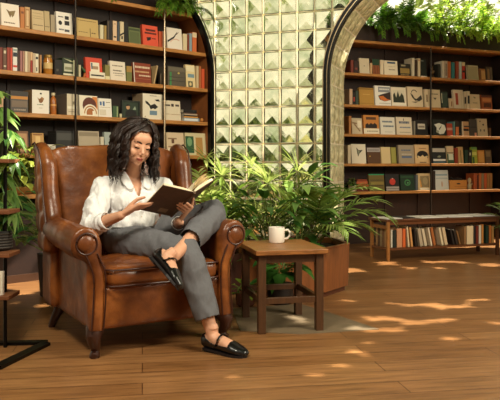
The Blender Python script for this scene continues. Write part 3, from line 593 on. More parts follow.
# ---- right bookcase rows
RG = ['books on the top row at right', 'books on the second row at right', 'books on the third row at right', 'books on the fourth row at right', 'books on the bottom row at right']
shelf(RC, RZs[1], 'on the right bookcase, highest row', RG[0], [
 (350.6, 353.6, 60, 'S', '#7d3526', 'dark red spine beside the arch'),
 (354, 358.4, 61, 'S', '#3a211a', 'very dark brown spine beside the arch', {'art': [R_('#8a4030', .2, .8, .3, .45)]}),
 (359.6, 369.8, 58, 'F', '#e2d0b0', 'plain cream book with one small dot', {'art': [('e', '#6a5a40', .5, .5, .05, .03)]}),
 (370, 372.4, 63, 'S', '#cfa878', 'slim tan spine right of the plain cream book'),
 (372.8, 380, 59, 'F', '#8f4f28', 'orange-brown book with a dark green top', {'art': [R_('#24432c', 0, 1, .6, 1), R_('#5f2f1a', .3, .36, .02, .55), R_('#5f2f1a', .7, .76, .02, .55)]}),
 (380.2, 383.6, 60, 'S', '#e4cfae', 'cream spine right of the green-topped book'),
 (384.4, 398, 60.5, 'F', '#e6d6b8', 'cream book with a dark blue heading', {'art': [R_('#33506a', .25, .85, .8, .92), T('#6a5a48', .35, .8, .38, .06), T('#b09a78', .3, .8, .6, .02)]}),
 (400, 411, 63.5, 'F', '#2f281c', 'dark book with a tan landscape picture', {'art': [R_('#9a7c40', .05, .9, .2, .62), R_('#a89a78', .15, .55, .78, .9), T('#c8a868', .1, .8, .1, .04)]}),
 (412, 414.6, 58, 'S', '#dccdb0', 'tall white spine left of the dark brown one'),
 (415, 417.4, 60, 'S', '#3d2a1c', 'tall dark brown spine between two white ones'),
 (417.8, 420.4, 58.4, 'S', '#e0cba6', 'tall cream spine with an orange dot', {'art': [('e', '#d08030', .5, .9, .3, .04)]}),
 (420.8, 427, 58.8, 'F', '#1c2019', 'tall black book with a white foot', {'art': [R_('#cfc8b4', 0, 1, 0, .06), T('#8a9080', .2, .6, .9, .05)]}),
 (438, 440.4, 64, 'S', '#2a2a22', 'slim black spine standing alone by the carved figurine'),
 (442.2, 444.4, 61, 'S', '#e8dac0', 'white spine at the start of the coloured row'),
 (444.6, 447.6, 61, 'S', '#cdb8a0', 'greyish cream spine with dark print', {'art': [R_('#5a4a40', .35, .65, .15, .85)]}),
 (447.8, 450.8, 61.5, 'S', '#cf7038', 'orange spine left of the teal one'),
 (451.8, 454.8, 62.4, 'S', '#3f8a8c', 'teal blue spine'),
 (456, 458.8, 61.5, 'S', '#a24a30', 'brick red spine right of the teal one'),
 (459, 461.8, 61.8, 'S', '#c3d2cc', 'pale icy blue spine'),
 (462, 465, 62.3, 'S', '#c2301f', 'scarlet spine with cream top', {'art': [R_('#e6d0a0', 0, 1, .78, 1), R_('#2a1814', .1, .9, .4, .52)]}),
 (468, 478.8, 65.2, 'F', '#cdbf9a', 'plain beige book standing apart at right', {'art': [R_('#a8986c', 0, .06, 0, 1), R_('#b5a67e', .1, .95, .05, .92)]}),
 (480, 486, 68.6, 'F', '#a06a38', 'brown book with a cream top edge', {'art': [R_('#5a3a22', .1, .2, .05, .9), R_('#c89a5c', .3, .9, .1, .85)]}),
 (486.6, 493, 66.6, 'F', '#4a3a2a', 'dark brown book last in the top row', {'art': [R_('#8a6a40', .2, .55, .1, .85), R_('#6a5a48', .7, .9, .05, .95)]}),
])
shelf(RC, RZs[2], 'on the right bookcase, second row', RG[1], [
 (349.4, 352.6, 89, 'S', '#d8b494', 'pinkish cream spine beside the arch'),
 (352.8, 355.4, 92, 'S', '#241a18', 'black spine with red marks', {'art': [R_('#b8402c', .2, .8, .25, .6)]}),
 (355.6, 358.6, 91, 'S', '#3d4a3e', 'grey-green spine left of the ochre book'),
 (359.6, 374.4, 87.6, 'F', '#b88a3c', 'ochre yellow book with faint lines', {'art': [T('#d9b468', .25, .75, .62, .03), R_('#a67a30', .04, .96, .08, .12), R_('#8a6224', .04, .96, .9, .96)]}),
 (375.4, 391.4, 85.6, 'F', '#ece4d6', 'white book with an orange and black canyon picture', {'art': [R_('#8f9090', .22, .98, .68, .95), T('#e8e4da', .3, .9, .83, .06), ('p', '#38251c', [(.2, .5), (.6, .62), (.98, .7), (.98, .3), (.6, .22), (.3, .3)]), ('p', '#d0702c', [(.25, .46), (.5, .5), (.75, .34), (.95, .3), (.6, .24), (.35, .3)]), R_('#c9c2b4', .25, .95, .1, .14)]}),
 (391.9, 406.8, 87, 'F', '#e6d6ba', 'cream book with dark green pine trees', {'art': [R_('#d9cdb0', .1, .9, .3, .85), ('p', '#2e3322', [(.12, .2), (.12, .6), (.22, .72), (.32, .45), (.45, .8), (.55, .5), (.7, .7), (.82, .55), (.88, .2)]), R_('#efe6d0', .05, .95, .05, .18)]}),
 (408, 423.4, 86.6, 'F', '#dfc8a4', 'tan book with a leaping deer drawing', {'art': [('p', '#4a4034', [(.2, .7), (.35, .6), (.45, .45), (.6, .38), (.55, .28), (.4, .38), (.28, .5)]), ('ring', '#4a4034', .45, .68, .2, .18, .04, 20, 170), ('p', '#3a342c', [(.5, .35), (.9, .6), (.95, .4), (.75, .28)]), ('p', '#6a5c48', [(.25, .25), (.5, .2), (.75, .3), (.5, .26)])]}),
 (425.2, 430, 89, 'F', '#e2cba6', 'narrow cream book behind the metal upright', {'art': [T('#8a7050', .3, .7, .5, .4)]}),
 (430.2, 441, 89.4, 'F', '#dcc6a0', 'cream book with a small heart-shaped mark', {'art': [T('#7a6a50', .2, .8, .75, .06), ('p', '#5a4a38', [(.35, .55), (.65, .55), (.5, .42)])]}),
 (442, 448.6, 91.5, 'F', '#26332a', 'dark green book with a cream corner', {'art': [R_('#3d4c40', .1, .9, .1, .9), R_('#b8b49a', 0, .14, .3, .9)]}),
 (449, 453.6, 98.5, 'S', '#dfc6a2', 'short cream spine below the dark green book', {'art': [R_('#8a5a3a', .5, .7, .2, .7)]}),
 (454, 464, 89.6, 'F', '#ead8bc', 'cream book with a red side strip', {'art': [R_('#b3472c', .22, .48, .2, .82), R_('#d9c4a0', .8, .84, 0, 1)]}),
 (464.2, 466.6, 92, 'S', '#e4d2b0', 'slim cream spine with a dark label', {'art': [R_('#2a2a28', .15, .85, .3, .7)]}),
 (466.8, 469.8, 91.2, 'S', '#e9dcc0', 'cream spine with a long black label', {'art': [R_('#1e2026', .3, .95, .3, .75)]}),
 (470.2, 480.4, 94.2, 'F', '#e0cda8', 'short cream book with tiny sketch', {'art': [('p', '#6a6a48', [(.35, .85), (.6, .8), (.55, .7)]), T('#6a5840', .3, .75, .42, .04)]}),
 (482, 492.6, 95, 'F', '#a85a2c', 'burnt orange book last in its row', {'art': [R_('#5a2f1c', 0, 1, .85, 1), R_('#d08a4c', .1, .9, .55, .78), T('#4a2818', .2, .9, .3, .3)]}),
])
shelf(RC, RZs[3], 'on the right bookcase, third row', RG[2], [
 (348.8, 351.4, 116, 'S', '#b8793f', 'tan spine beside the arch'),
 (352.2, 362.6, 118, 'F', '#cdb998', 'cream book with brown crossing lines', {'art': [('p', '#8a6a4a', [(.05, .75), (.5, .7), (.5, .62), (.05, .66)]), ('p', '#8a6a4a', [(.2, .6), (.75, .15), (.82, .2), (.3, .65)]), R_('#efe0c4', .55, .9, .4, .85)]}),
 (364, 379.6, 115, 'F', '#c8813a', 'orange book with a black skyline', {'art': [R_('#5c3a1e', .18, .82, .76, .9), ('p', '#241a14', [(.12, .32), (.12, .5), (.25, .58), (.35, .5), (.48, .6), (.6, .52), (.72, .6), (.86, .5), (.86, .32)]), R_('#e8dcc2', 0, 1, .02, .3), T('#8a7458', .2, .9, .16, .05)]}),
 (380.8, 395.4, 117, 'F', '#e2dac8', 'pale book with two blue title rows', {'art': [T('#4f6478', .15, .85, .74, .1), T('#4f6478', .2, .9, .48, .09), T('#b8b0a0', .3, .8, .15, .03)]}),
 (396.8, 412.4, 117, 'F', '#dccbb0', 'cream book with grey-blue title and a tiny cross', {'art': [T('#4a5a70', .18, .85, .7, .13), T('#6a7a90', .22, .9, .42, .07), R_('#3a4450', .46, .5, .8, .92), T('#a89a84', .2, .9, .14, .04)]}),
 (414, 415.4, 121, 'S', '#8a8272', 'very slim grey spine beside the black book'),
 (415.8, 428, 120, 'F', '#1c1715', 'black book with a white title card', {'art': [R_('#cfc4b0', .2, .8, .4, .76), R_('#8a7a68', .25, .75, .5, .62)]}),
 (432.8, 446.8, 119.4, 'F', '#1a1d18', 'black book with a large white flower', {'art': [('p', '#e8e4d2', [(.15, .68), (.5, .78), (.88, .66), (.98, .4), (.8, .12), (.5, .08), (.3, .25), (.3, .5)]), ('p', '#2a2c26', [(.45, .4), (.6, .55), (.7, .68), (.62, .5), (.5, .35)]), ('e', '#a8a890', .35, .25, .1, .08)]}),
 (447.4, 453, 123.4, 'F', '#b5472c', 'brick red book with pink band', {'art': [R_('#d9a08a', 0, 1, .45, .65)]}),
 (453.6, 455, 121.6, 'S', '#6a9a98', 'very slim teal spine'),
 (455.3, 459, 121, 'S', '#2e221c', 'black spine with an orange foot', {'art': [R_('#e0804a', .1, .95, .05, .6)]}),
 (459.3, 461.8, 121, 'S', '#171413', 'slim black spine in the middle'),
 (462.3, 469.6, 121.4, 'F', '#d2a87c', 'striped book in cream, black and orange', {'art': [R_('#2a1e18', .2, .95, .35, .5), R_('#e8d8bc', 0, .2, 0, 1), R_('#2a1e18', .3, 1, .62, .7), R_('#cf8044', .3, 1, .5, .6)]}),
 (470, 477.6, 119, 'F', '#4a423a', 'dark grey book with a pink corner', {'art': [R_('#d99a80', .62, .9, 0, .2), R_('#2e2824', 0, .9, .5, .56)]}),
 (478, 488, 118.6, 'F', '#d4c2a0', 'grey-cream book with four dark spots', {'art': [('e', '#3a3430', .6, .66, .09, .05), ('e', '#6a6050', .3, .85, .07, .04), ('e', '#5a5248', .3, .34, .06, .07), ('e', '#5a5248', .66, .34, .06, .07)]}),
 (489, 491.2, 128, 'S', '#6a4a2c', 'short brown spine last in the third row'),
])
shelf(RC, RZs[4], 'on the right bookcase, fourth row', RG[3], [
 (347.8, 351, 145, 'S', '#d9c6a4', 'cream spine beside the arch'),
 (351.8, 366.4, 144, 'F', '#e2d6bc', 'cream book with a dark folded triangle', {'art': [('p', '#3a3a30', [(.36, .82), (.52, .68), (.8, .7), (.55, .5), (.45, .35)]), ('p', '#8a8a70', [(.42, .7), (.6, .62), (.5, .42)])]}),
 (367.6, 381, 147.4, 'F', '#5a3a20', 'brown book with a pale grey heading', {'art': [R_('#a89e98', 0, 1, .72, .98), T('#6a6058', .1, .9, .84, .06), ('e', '#c8a050', .2, .45, .05, .04)]}),
 (381.4, 391, 147, 'F', '#d9bf8c', 'plain pale tan book', {'art': [R_('#c4a870', 0, .05, 0, 1)]}),
 (391.3, 396.8, 147.2, 'F', '#8d8438', 'narrow olive book', {'art': [R_('#a0984a', .15, .85, .05, .95)]}),
 (399, 414.6, 145, 'F', '#a3937c', 'grey-beige book with blue title band', {'art': [T('#5a6a80', .2, .8, .72, .08), R_('#5a6a88', .2, .85, .3, .4), T('#cfc4b0', .2, .85, .5, .05)]}),
 (415.4, 430, 144.6, 'F', '#dfb884', 'tan book with a big black bowl shape', {'art': [('e', '#1e1816', .52, .42, .4, .26), ('p', '#e6c490', [(.16, .42), (.4, .36), (.52, .46), (.64, .36), (.88, .42), (.8, .18), (.52, .1), (.24, .18)]), R_('#1e1816', .3, .75, .04, .07), T('#a87848', .3, .8, .8, .04)]}),
 (432.4, 446.6, 147.6, 'F', '#1f2222', 'black book with pale bands', {'art': [R_('#c8bfae', .05, .95, .72, .96), R_('#e8e6de', .08, .95, .16, .28), R_('#5a7480', .08, .95, .04, .12), ('p', '#8a9078', [(.35, .4), (.5, .52), (.65, .46), (.55, .36)])]}),
 (447.6, 454.4, 146, 'F', '#e3c9a0', 'cream and green book', {'art': [R_('#3a5a3c', 0, 1, 0, .55), R_('#dfe2cc', .2, .9, .2, .55), R_('#5a4a38', 0, 1, .58, .63)]}),
 (454.8, 458, 148, 'S', '#94361f', 'russet spine right of the cream and green book'),
 (458.6, 463.8, 146.8, 'F', '#cfac74', 'narrow tan book with an olive line', {'art': [R_('#7a7040', .45, .6, 0, .8)]}),
 (465, 468, 150, 'S', '#1f4230', 'deep green spine'),
 (468.3, 472, 150, 'S', '#171a17', 'black spine with a white patch', {'art': [R_('#c8c8b0', .3, .7, .6, .8)]}),
 (472.3, 477.8, 147, 'F', '#a9b838', 'bright lime green book', {'art': [R_('#3a6a30', .1, .45, 0, .4), R_('#dfe27a', .1, .9, .5, .7), R_('#6a9a50', 0, 1, .85, 1)]}),
 (478.2, 485, 150.3, 'F', '#cf8f3e', 'orange-yellow book', {'art': [R_('#e0a858', .15, .85, .1, .9)]}),
 (485.6, 492, 150, 'F', '#5f4a34', 'dark brown book last in the fourth row', {'art': [R_('#8a7450', .15, .85, .5, .9)]}),
])
shelf(RC, RZs[5], 'on the right bookcase, lowest row', RG[4], [
 (369.4, 384.8, 174, 'F', '#6b5a28', 'olive striped book with a bright green top', {'art': [R_('#2f8a5a', 0, 1, .93, 1), R_('#4a3c1c', .1, .95, .62, .66), R_('#8a7434', .1, .95, .38, .54), R_('#4a3c1c', .1, .95, .3, .34)]}),
 (385.8, 399.6, 174.2, 'F', '#1d1a18', 'black book with a red apple', {'art': [('e', '#c8392a', .52, .55, .22, .2), R_('#a89c90', .05, .98, .02, .26), R_('#5a5048', .05, .98, .12, .15), R_('#e8e0d0', .5, .56, .72, .76)]}),
 (400.8, 415, 174.6, 'F', '#16301c', 'dark green book with a round emblem', {'art': [('e', '#3f7a48', .5, .5, .22, .2), ('e', '#16301c', .5, .5, .14, .12), ('e', '#5a9a60', .52, .48, .06, .05), R_('#274a2c', .05, .95, .8, .9)]}),
 (415.6, 418, 175, 'S', '#5a6064', 'grey spine right of the round-emblem book'),
 (418.3, 430.8, 173.4, 'F', '#d6b888', 'tan book with a brown portrait', {'art': [R_('#8f7c58', .2, .9, .18, .85), ('e', '#a8946c', .6, .55, .2, .22), ('p', '#d8953c', [(.15, .75), (.25, .5), (.3, .2), (.2, .2)]), R_('#f0e4c8', .15, 1, .02, .14)]}),
 (432.4, 435.4, 171, 'S', '#2a1e18', 'dark brown spine left of the pale blue book'),
 (435.8, 449, 170.2, 'F', '#d9dcd6', 'pale blue-white book', {'art': [R_('#9ab0b8', .05, .95, .72, .82), R_('#b8c4c6', .05, .95, .56, .62), ('e', '#c8a890', .5, .3, .06, .14), R_('#c4ccc8', .05, .95, .88, .96)]}),
 (473.6, 477, 173.6, 'S', '#b3582c', 'dark orange spine after the figurine'),
 (477.2, 478.8, 175, 'S', '#5f2a18', 'very slim maroon spine'),
 (479, 481.4, 173.4, 'S', '#c4703c', 'light orange spine'),
 (481.6, 484, 173.4, 'S', '#8f8468', 'grey-olive spine'),
 (484.2, 486.8, 173.4, 'S', '#c25c30', 'vermilion spine'),
 (487, 492.4, 173.4, 'S', '#9d7440', 'thick tan spine last in the lowest row', {'art': [R_('#6a4a28', .45, .55, .1, .9)]}),
])
# things on the right shelves
g = G(); random.seed(4)
g.tube([(0, 0, 0), (.006, 0, .02), (-.008, 0, .05), (.01, 0, .08), (-.004, 0, .11), (.0, 0, .13)], [.018, .016, .018, .016, .014, .008], round_end=True); g.tube([(-.016, 0, .06), (-.02, 0, .09), (-.005, 0, .1)], [.006, .008, .005])
g.box(-.022, .022, -.016, .016, -.0, .008); simple(g, 'figurine', mat('#8f7450', .6, var=.3), RC, 432.6, .05, RZs[1], 'twisted tan carved figurine beside the metal upright on the right bookcase', 'figurine')
g = G(); g.lathe([(.018, 0), (.022, .01), (.026, .05), (.012, .075), (.02, .09), (.022, .115), (.012, .135), (.003, .14)], n=16); g.tube([(.02, 0, .05), (.04, 0, .065), (.035, 0, .1)], [.006, .008, .005])
simple(g, 'figurine', mat('#d3bd98', .6, var=.2), RC, 469.4, .05, RZs[5], 'cream carved figurine right of the orange wooden box', 'figurine')
bx = box_thing(RC, 450, 466.6, 180.2, RZs[5], .12, '#cd9048', 'orange wooden box with an oval hole on the lowest right shelf', art=[('e', K, .5, .62, .12, .07), R_('#a86c30', .25, 1, .3, .34)])
g = G(); g.tube([(-.07, 0, .012), (-.03, 0, .014), (.02, 0, .02), (.06, 0, .014)], [.012, .012, .014, .01], round_end=True); g.tube([(-.07, 0, .012), (-.085, 0, .028)], [.01, .01], round_end=True); g.box(-.07, .07, -.01, .02, 0, .01)
simple(g, 'camera', mat('#1b1512', .4), RC, 457, .05, RZs[5]+(RC.z(RC.t(458, .03), .03, 180.2)-RZs[5]), 'small black object lying on top of the orange wooden box', 'ornament')
zz = RZs[5]
for k, (a, b, c_, h_) in enumerate([(356.5, 368, '#5f2416', .052), (356.5, 368.6, '#a8502c', .03), (356.5, 367.6, '#b85f36', .034), (356, 367, '#8f3f24', .02)]):
    w_ = px_w(RC, a, b, .04); g = G(); g.box(-w_/2, w_/2, 0, .13, 0, .002); g.box(-w_/2, w_/2, 0, .13, h_-.004, h_-.002); g.box(-w_/2, w_/2, 0, .002, 0, h_-.002)
    o = g.build('book', mat(c_, .5, 'cover'), smooth=False); G().box(-w_/2+.002, w_/2-.002, .002, .128, .002, h_-.004).build('pages', CREAM, o, smooth=False)
    o.location = at_case(RC, (a+b)/2, .04, zz+.0005); o.rotation_euler = (0, 0, RC.rz()); zz += h_
    tag(o, ['thick maroon book lying at the bottom of the terracotta stack', 'terracotta book lying second from the bottom of the stack', 'light terracotta book lying second from the top of the stack', 'slim brown-red book lying topmost on the terracotta stack'][k]+', right bookcase', 'book', 'books lying flat on the lowest right shelf')
# ============================================================ CONSOLE TABLE WITH BOOKS (right)
CP = Vector((1.305, 6.43, 0)); ce = Vector((.942, .335, 0)).normalized(); cn = Vector((-ce.y, ce.x, 0)); CC = Case(CP, ce, cn)
co = thing('console_table', 'low wooden console table in front of the right bookcase', 'table', CP, CC.rz())
CL, CD, CZ = 1.26, .30, .392
g = G(); g.box(-.03, CL+.03, -.02, CD+.02, CZ-.022, CZ); g.build('tabletop', mat('#5a3218', .4, 'console_wood', var=.3, vs=8, stretch=(1, 10, 10)), co, smooth=False, bevel=.003)
for x, y in ((0, 0), (CL, 0), (0, CD), (CL, CD)):
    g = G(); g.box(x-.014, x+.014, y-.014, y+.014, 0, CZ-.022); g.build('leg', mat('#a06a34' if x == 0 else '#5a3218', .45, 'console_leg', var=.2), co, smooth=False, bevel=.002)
g = G(); g.box(-.012, CL+.012, -.01, CD+.01, .10, .118); g.build('lower_shelf', mat('#6b3d1e', .45, 'console_wood2', var=.3, vs=8, stretch=(1, 10, 10)), co, smooth=False)
for y in (0, CD): g = G(); g.box(.014, CL-.014, y-.008, y+.008, CZ-.052, CZ-.022); g.build('apron', mat('#6b3d1e', .45), co, smooth=False)
for zz_ in (.30,): g = G(); g.box(-.008, .008, .014, CD-.014, zz_, zz_+.03); g.build('side_rail', mat('#8a5628', .45), co, smooth=False)
def sheet(x0, x1, y0, y1, rot, col, label):
    w_, h_ = x1-x0, y1-y0; g = G(); g.box(-w_/2, w_/2, -h_/2, h_/2, 0, .004); g.box(-w_/2+.002, w_/2-.004, -h_/2+.003, h_/2-.002, .004, .007, 1)
    o = g.build('magazine', [mat(col, .5), mat('#e6e2da' if col != '#1c1a1a' else '#2c2828', .45)], smooth=False); p = CC.pt((x0+x1)/2, (y0+y1)/2, CZ+.0008); o.location = p; o.rotation_euler = (0, 0, CC.rz()+rot); tag(o, label, 'magazine', 'magazines lying on the console table')
sheet(-.02, .17, .02, .26, .1, '#cfcac2', 'pale grey magazine at the left end of the console tabletop')
sheet(.2, .34, .06, .27, -.05, '#1c1a1a', 'black magazine lying between white ones on the console tabletop')
sheet(.36, .66, .0, .26, .05, '#e9e4da', 'large white open magazine left of centre on the console')
sheet(.70, .97, .0, .25, -.06, '#e4e0d8', 'white magazine right of centre on the console')
sheet(1.0, 1.25, .02, .28, .04, '#b9bcc0', 'bluish grey magazine at the right end of the console')
CZ2 = .1185
W = 'under the console table'
def crow(items, d=.03):
    for x0, x1, yt, col, desc, tilt in items:
        t0, t1 = CC.t(x0, d), CC.t(x1, d); hgt = CC.z((t0+t1)/2, d, yt)-CZ2
        make_book(CC, t0, t1, hgt*(1/math.cos(tilt)), d, CZ2, 'S', col, desc+' '+W, 'books under the console table', tilt=-tilt, dep=.15)
crow([(390.8, 392.6, 230, '#d8d0c0', 'slim white spine next to the left front leg', 0), (393, 396.4, 230.5, '#1d2420', 'black-green spine right of the slim white one', 0), (396.8, 402.2, 228.6, '#c98f68', 'thick dusty pink spine', 0), (402.6, 405.6, 229, '#d8642c', 'bright orange spine', 0),
 (408.2, 409.8, 226.6, '#e0caa4', 'cream spine leaning left', .1), (411.2, 413.2, 227.4, '#d49a5c', 'tan spine leaning left', .12), (415.4, 417, 230, '#2c211c', 'slim black spine leaning left', .1),
 (420.4, 423.6, 229, '#b8a68c', 'grey-beige spine leaning left', .2), (424.6, 427.4, 229.2, '#d2c2a4', 'pale beige spine leaning left', .22), (431, 432.6, 228, '#e6d6b8', 'slim cream spine leaning in the middle', .22), (433.6, 436.2, 227.6, '#a8622e', 'orange-brown spine leaning in the middle', .22),
 (441.8, 443.8, 227.8, '#e2d0ac', 'cream spine leaning left of the dark ones', .22), (445, 448, 228, '#d6bb94', 'pinkish cream spine leaning left of the dark ones', .22), (453, 455, 229.6, '#241a16', 'first of two black leaning spines', .25), (456.2, 458.4, 230, '#31241c', 'dark brown spine leaning by the black one', .25), (459.4, 461, 231, '#8a6034', 'brown and gold leaning spine', .28),
 (464, 466.4, 226.6, '#8f6840', 'upright brown spine left of the big cream one', 0), (466.8, 473.4, 226, '#e0c8a0', 'thick upright cream spine', 0), (473.7, 475.6, 226.2, '#2a2624', 'upright black spine right of the thick cream one', 0), (476, 478.6, 226, '#7a2e1c', 'upright maroon spine', 0), (478.9, 481.2, 225.4, '#e4dcc8', 'upright white spine', 0), (481.5, 483.6, 224.6, '#d08a44', 'upright orange-yellow spine', 0),
 (486, 488.8, 225.6, '#24382a', 'upright dark green spine near the right leg', 0), (489.2, 491.4, 225.6, '#cf7a3c', 'upright orange spine near the right leg', 0), (491.8, 494, 226.6, '#c99a5c', 'upright tan spine beside the right leg', 0)])
# books seen through the open left end of the console
for k, (y, c_, lb) in enumerate([(.085, '#a8835c', 'tan'), (.125, '#7a5a44', 'brown'), (.165, '#9a8468', 'grey-beige'), (.205, '#5c463a', 'dark brown'), (.245, '#b29068', 'light tan')]):
    g = G(); g.box(0, .12, -.017, .017, 0, .002); 
    g = G(); g.box(0, .003, -.018, .018, 0, .19); g.box(0, .11, -.018, -.016, 0, .19); g.box(0, .11, .016, .018, 0, .19); o = g.build('book', mat(c_, .55, 'cover'), smooth=False); G().box(.003, .106, -.016, .016, .003, .186).build('pages', CREAM, o, smooth=False)
    o.location = CC.pt(.03, y-.005+.02, CZ2); o.rotation_euler = (0, 0, CC.rz()); tag(o, lb+' spine seen through the open left end of the console', 'book', 'books at the open end of the console table')

# ============================================================ SIDE TABLE AND MUG
TB = thing('side_table', 'square wooden side table with a white mug, right of the armchair', 'table', (.178, 3.93, 0), math.radians(12.8))
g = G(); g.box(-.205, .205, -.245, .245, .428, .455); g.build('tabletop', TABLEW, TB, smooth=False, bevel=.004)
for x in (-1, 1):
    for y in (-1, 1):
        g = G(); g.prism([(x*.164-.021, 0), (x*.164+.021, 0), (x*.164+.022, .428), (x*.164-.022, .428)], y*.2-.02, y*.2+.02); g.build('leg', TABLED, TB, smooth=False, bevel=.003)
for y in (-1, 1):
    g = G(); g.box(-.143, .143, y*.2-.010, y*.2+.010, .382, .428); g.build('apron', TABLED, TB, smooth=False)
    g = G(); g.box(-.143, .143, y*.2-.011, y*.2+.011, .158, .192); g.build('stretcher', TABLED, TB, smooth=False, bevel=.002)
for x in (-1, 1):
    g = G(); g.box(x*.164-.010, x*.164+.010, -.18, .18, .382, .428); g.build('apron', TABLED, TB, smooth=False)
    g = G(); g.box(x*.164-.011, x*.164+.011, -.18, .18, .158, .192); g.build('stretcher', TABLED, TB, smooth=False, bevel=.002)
mg = thing('mug', 'white ceramic mug standing on the wooden side table', 'mug', (.158, 4.03, .4555), 0)
g = G(); g.lathe([(.036, 0), (.044, .002), (.047, .012), (.048, .09), (.047, .092), (.044, .09), (.042, .02), (.0, .014)], n=32); g.build('mug_body', mat('#f0e6d8', .25, 'white_ceramic', coat=.4), mg, angle=50)
g = G(); g.tube([(.045, -.0, .072), (.066, -.004, .076), (.078, -.006, .062), (.077, -.006, .042), (.064, -.004, .026), (.045, 0, .022)], .0062, n=8); g.build('mug_handle', mat('#f0e6d8', .25, 'white_ceramic', coat=.4), mg)
g = G(); g.lathe([(0, .079), (.043, .08)], n=24); g.build('coffee', mat('#3a2010', .2), mg)

# ============================================================ ARMCHAIR
CX, CY, CA = -.617, 3.718, math.radians(30.5)
CHM = Matrix.Translation((CX, CY, 0)) @ Matrix.Rotation(CA, 4, 'Z')
def leather():
    m = bpy.data.materials.new('brown_leather'); m.use_nodes = True; n = m.node_tree.nodes; L = m.node_tree.links; b = n['Principled BSDF']
    t = n.new('ShaderNodeTexCoord'); no = n.new('ShaderNodeTexNoise'); no.inputs['Scale'].default_value = 5; no.inputs['Detail'].default_value = 7; no.inputs['Roughness'].default_value = .62; L.new(t.outputs['Object'], no.inputs['Vector'])
    r = n.new('ShaderNodeValToRGB'); L.new(no.outputs['Fac'], r.inputs[0]); e = r.color_ramp.elements
    e[0].position = .28; e[0].color = lin('#451f0c'); e[1].position = .78; e[1].color = lin('#ae682e'); q = e.new(.53); q.color = lin('#77401a')
    L.new(r.outputs[0], b.inputs['Base Color']); b.inputs['Roughness'].default_value = .34; b.inputs['Coat Weight'].default_value = .15; b.inputs['Coat Roughness'].default_value = .3
    n2 = n.new('ShaderNodeTexNoise'); n2.inputs['Scale'].default_value = 14; n2.inputs['Detail'].default_value = 5; L.new(t.outputs['Object'], n2.inputs['Vector'])
    v = n.new('ShaderNodeTexVoronoi'); v.inputs['Scale'].default_value = 220; L.new(t.outputs['Object'], v.inputs['Vector'])
    b1 = n.new('ShaderNodeBump'); b1.inputs['Strength'].default_value = .16; b1.inputs['Distance'].default_value = .03; L.new(n2.outputs['Fac'], b1.inputs['Height'])
    b2 = n.new('ShaderNodeBump'); b2.inputs['Strength'].default_value = .12; b2.inputs['Distance'].default_value = .002; L.new(v.outputs['Distance'], b2.inputs['Height']); L.new(b1.outputs[0], b2.inputs['Normal']); L.new(b2.outputs[0], b.inputs['Normal'])
    return m
LEA = leather(); PIP = mat('#3a180c', .4, 'leather_piping')
ch = thing('armchair', 'brown leather wingback armchair with rolled arms and dark curved legs', 'armchair', (CX, CY, 0), CA)
def crease(amp, sc, seed=0):
    def f(p, n):
        q = Vector((p.x*sc+seed, p.y*sc, p.z*sc)); a = noise.noise(q)+.5*noise.noise(q*2.1)
        return p+n*(a*amp)
    return f
# base
g = G(); g.rbox(-.345, .345, -.365, .33, .125, .34, .03); h = voxel(g, .011, 3, push=crease(.003, 8)); h.build('base', LEA, ch)
# seat cushion with crowned top
g = G(); g.rbox(-.30, .30, -.40, .19, .322, .43, .045); g.ell((0, -.12, .405), (.27, .26, .05))
g.ell((.012, -.02, .36), (.1, .1, .05)); h = voxel(g, .010, 4, push=crease(.005, 9, 3)); h.build('seat_cushion', LEA, ch)
def ring(g, x0, x1, y0, y1, z, r, R=.045):
    P_ = []
    for cx, cy, a0 in ((x1-R, y1-R, 0), (x0+R, y1-R, 90), (x0+R, y0+R, 180), (x1-R, y0+R, 270)):
        for k in range(5): a = math.radians(a0+k*22.5); P_.append((cx+R*math.cos(a), cy+R*math.sin(a), z))
    P_.append(P_[0]); g.tube(P_, r, n=8)
g = G(); ring(g, -.302, .302, -.402, .19, .415, .0055); ring(g, -.302, .302, -.402, .19, .338, .0055); g.build('piping', PIP, ch)
# back
g = G(); prof = []
for k in range(14):
    z = .36+k*.0505; y = .225+.125*(k/13)**1.0; wv = .345+.01*math.sin(k/13*PI)
    prof.append(((0, y+.03, z), (wv, .075)))
g.tube([p for p, r in prof], [r for p, r in prof], n=28, up=(0, 1, 0), round_end=False)
g.tube([(-.38, .39, .945), (-.2, .385, .975), (0, .38, .985), (.2, .385, .975), (.38, .39, .945)], [(.055, .045)]*5, n=16, up=(0, 1, 0), round_end=True)
g.rbox(-.40, .40, .30, .385, .14, .6, .04); g.rbox(-.40, .40, -.04, .04, -.28, .28, .035, M=Matrix.Translation((0, .385, .70)) @ Matrix.Rotation(-.14, 4, 'X'))
h = voxel(g, .011, 6, push=crease(.006, 6, 7)); h.build('backrest', LEA, ch)
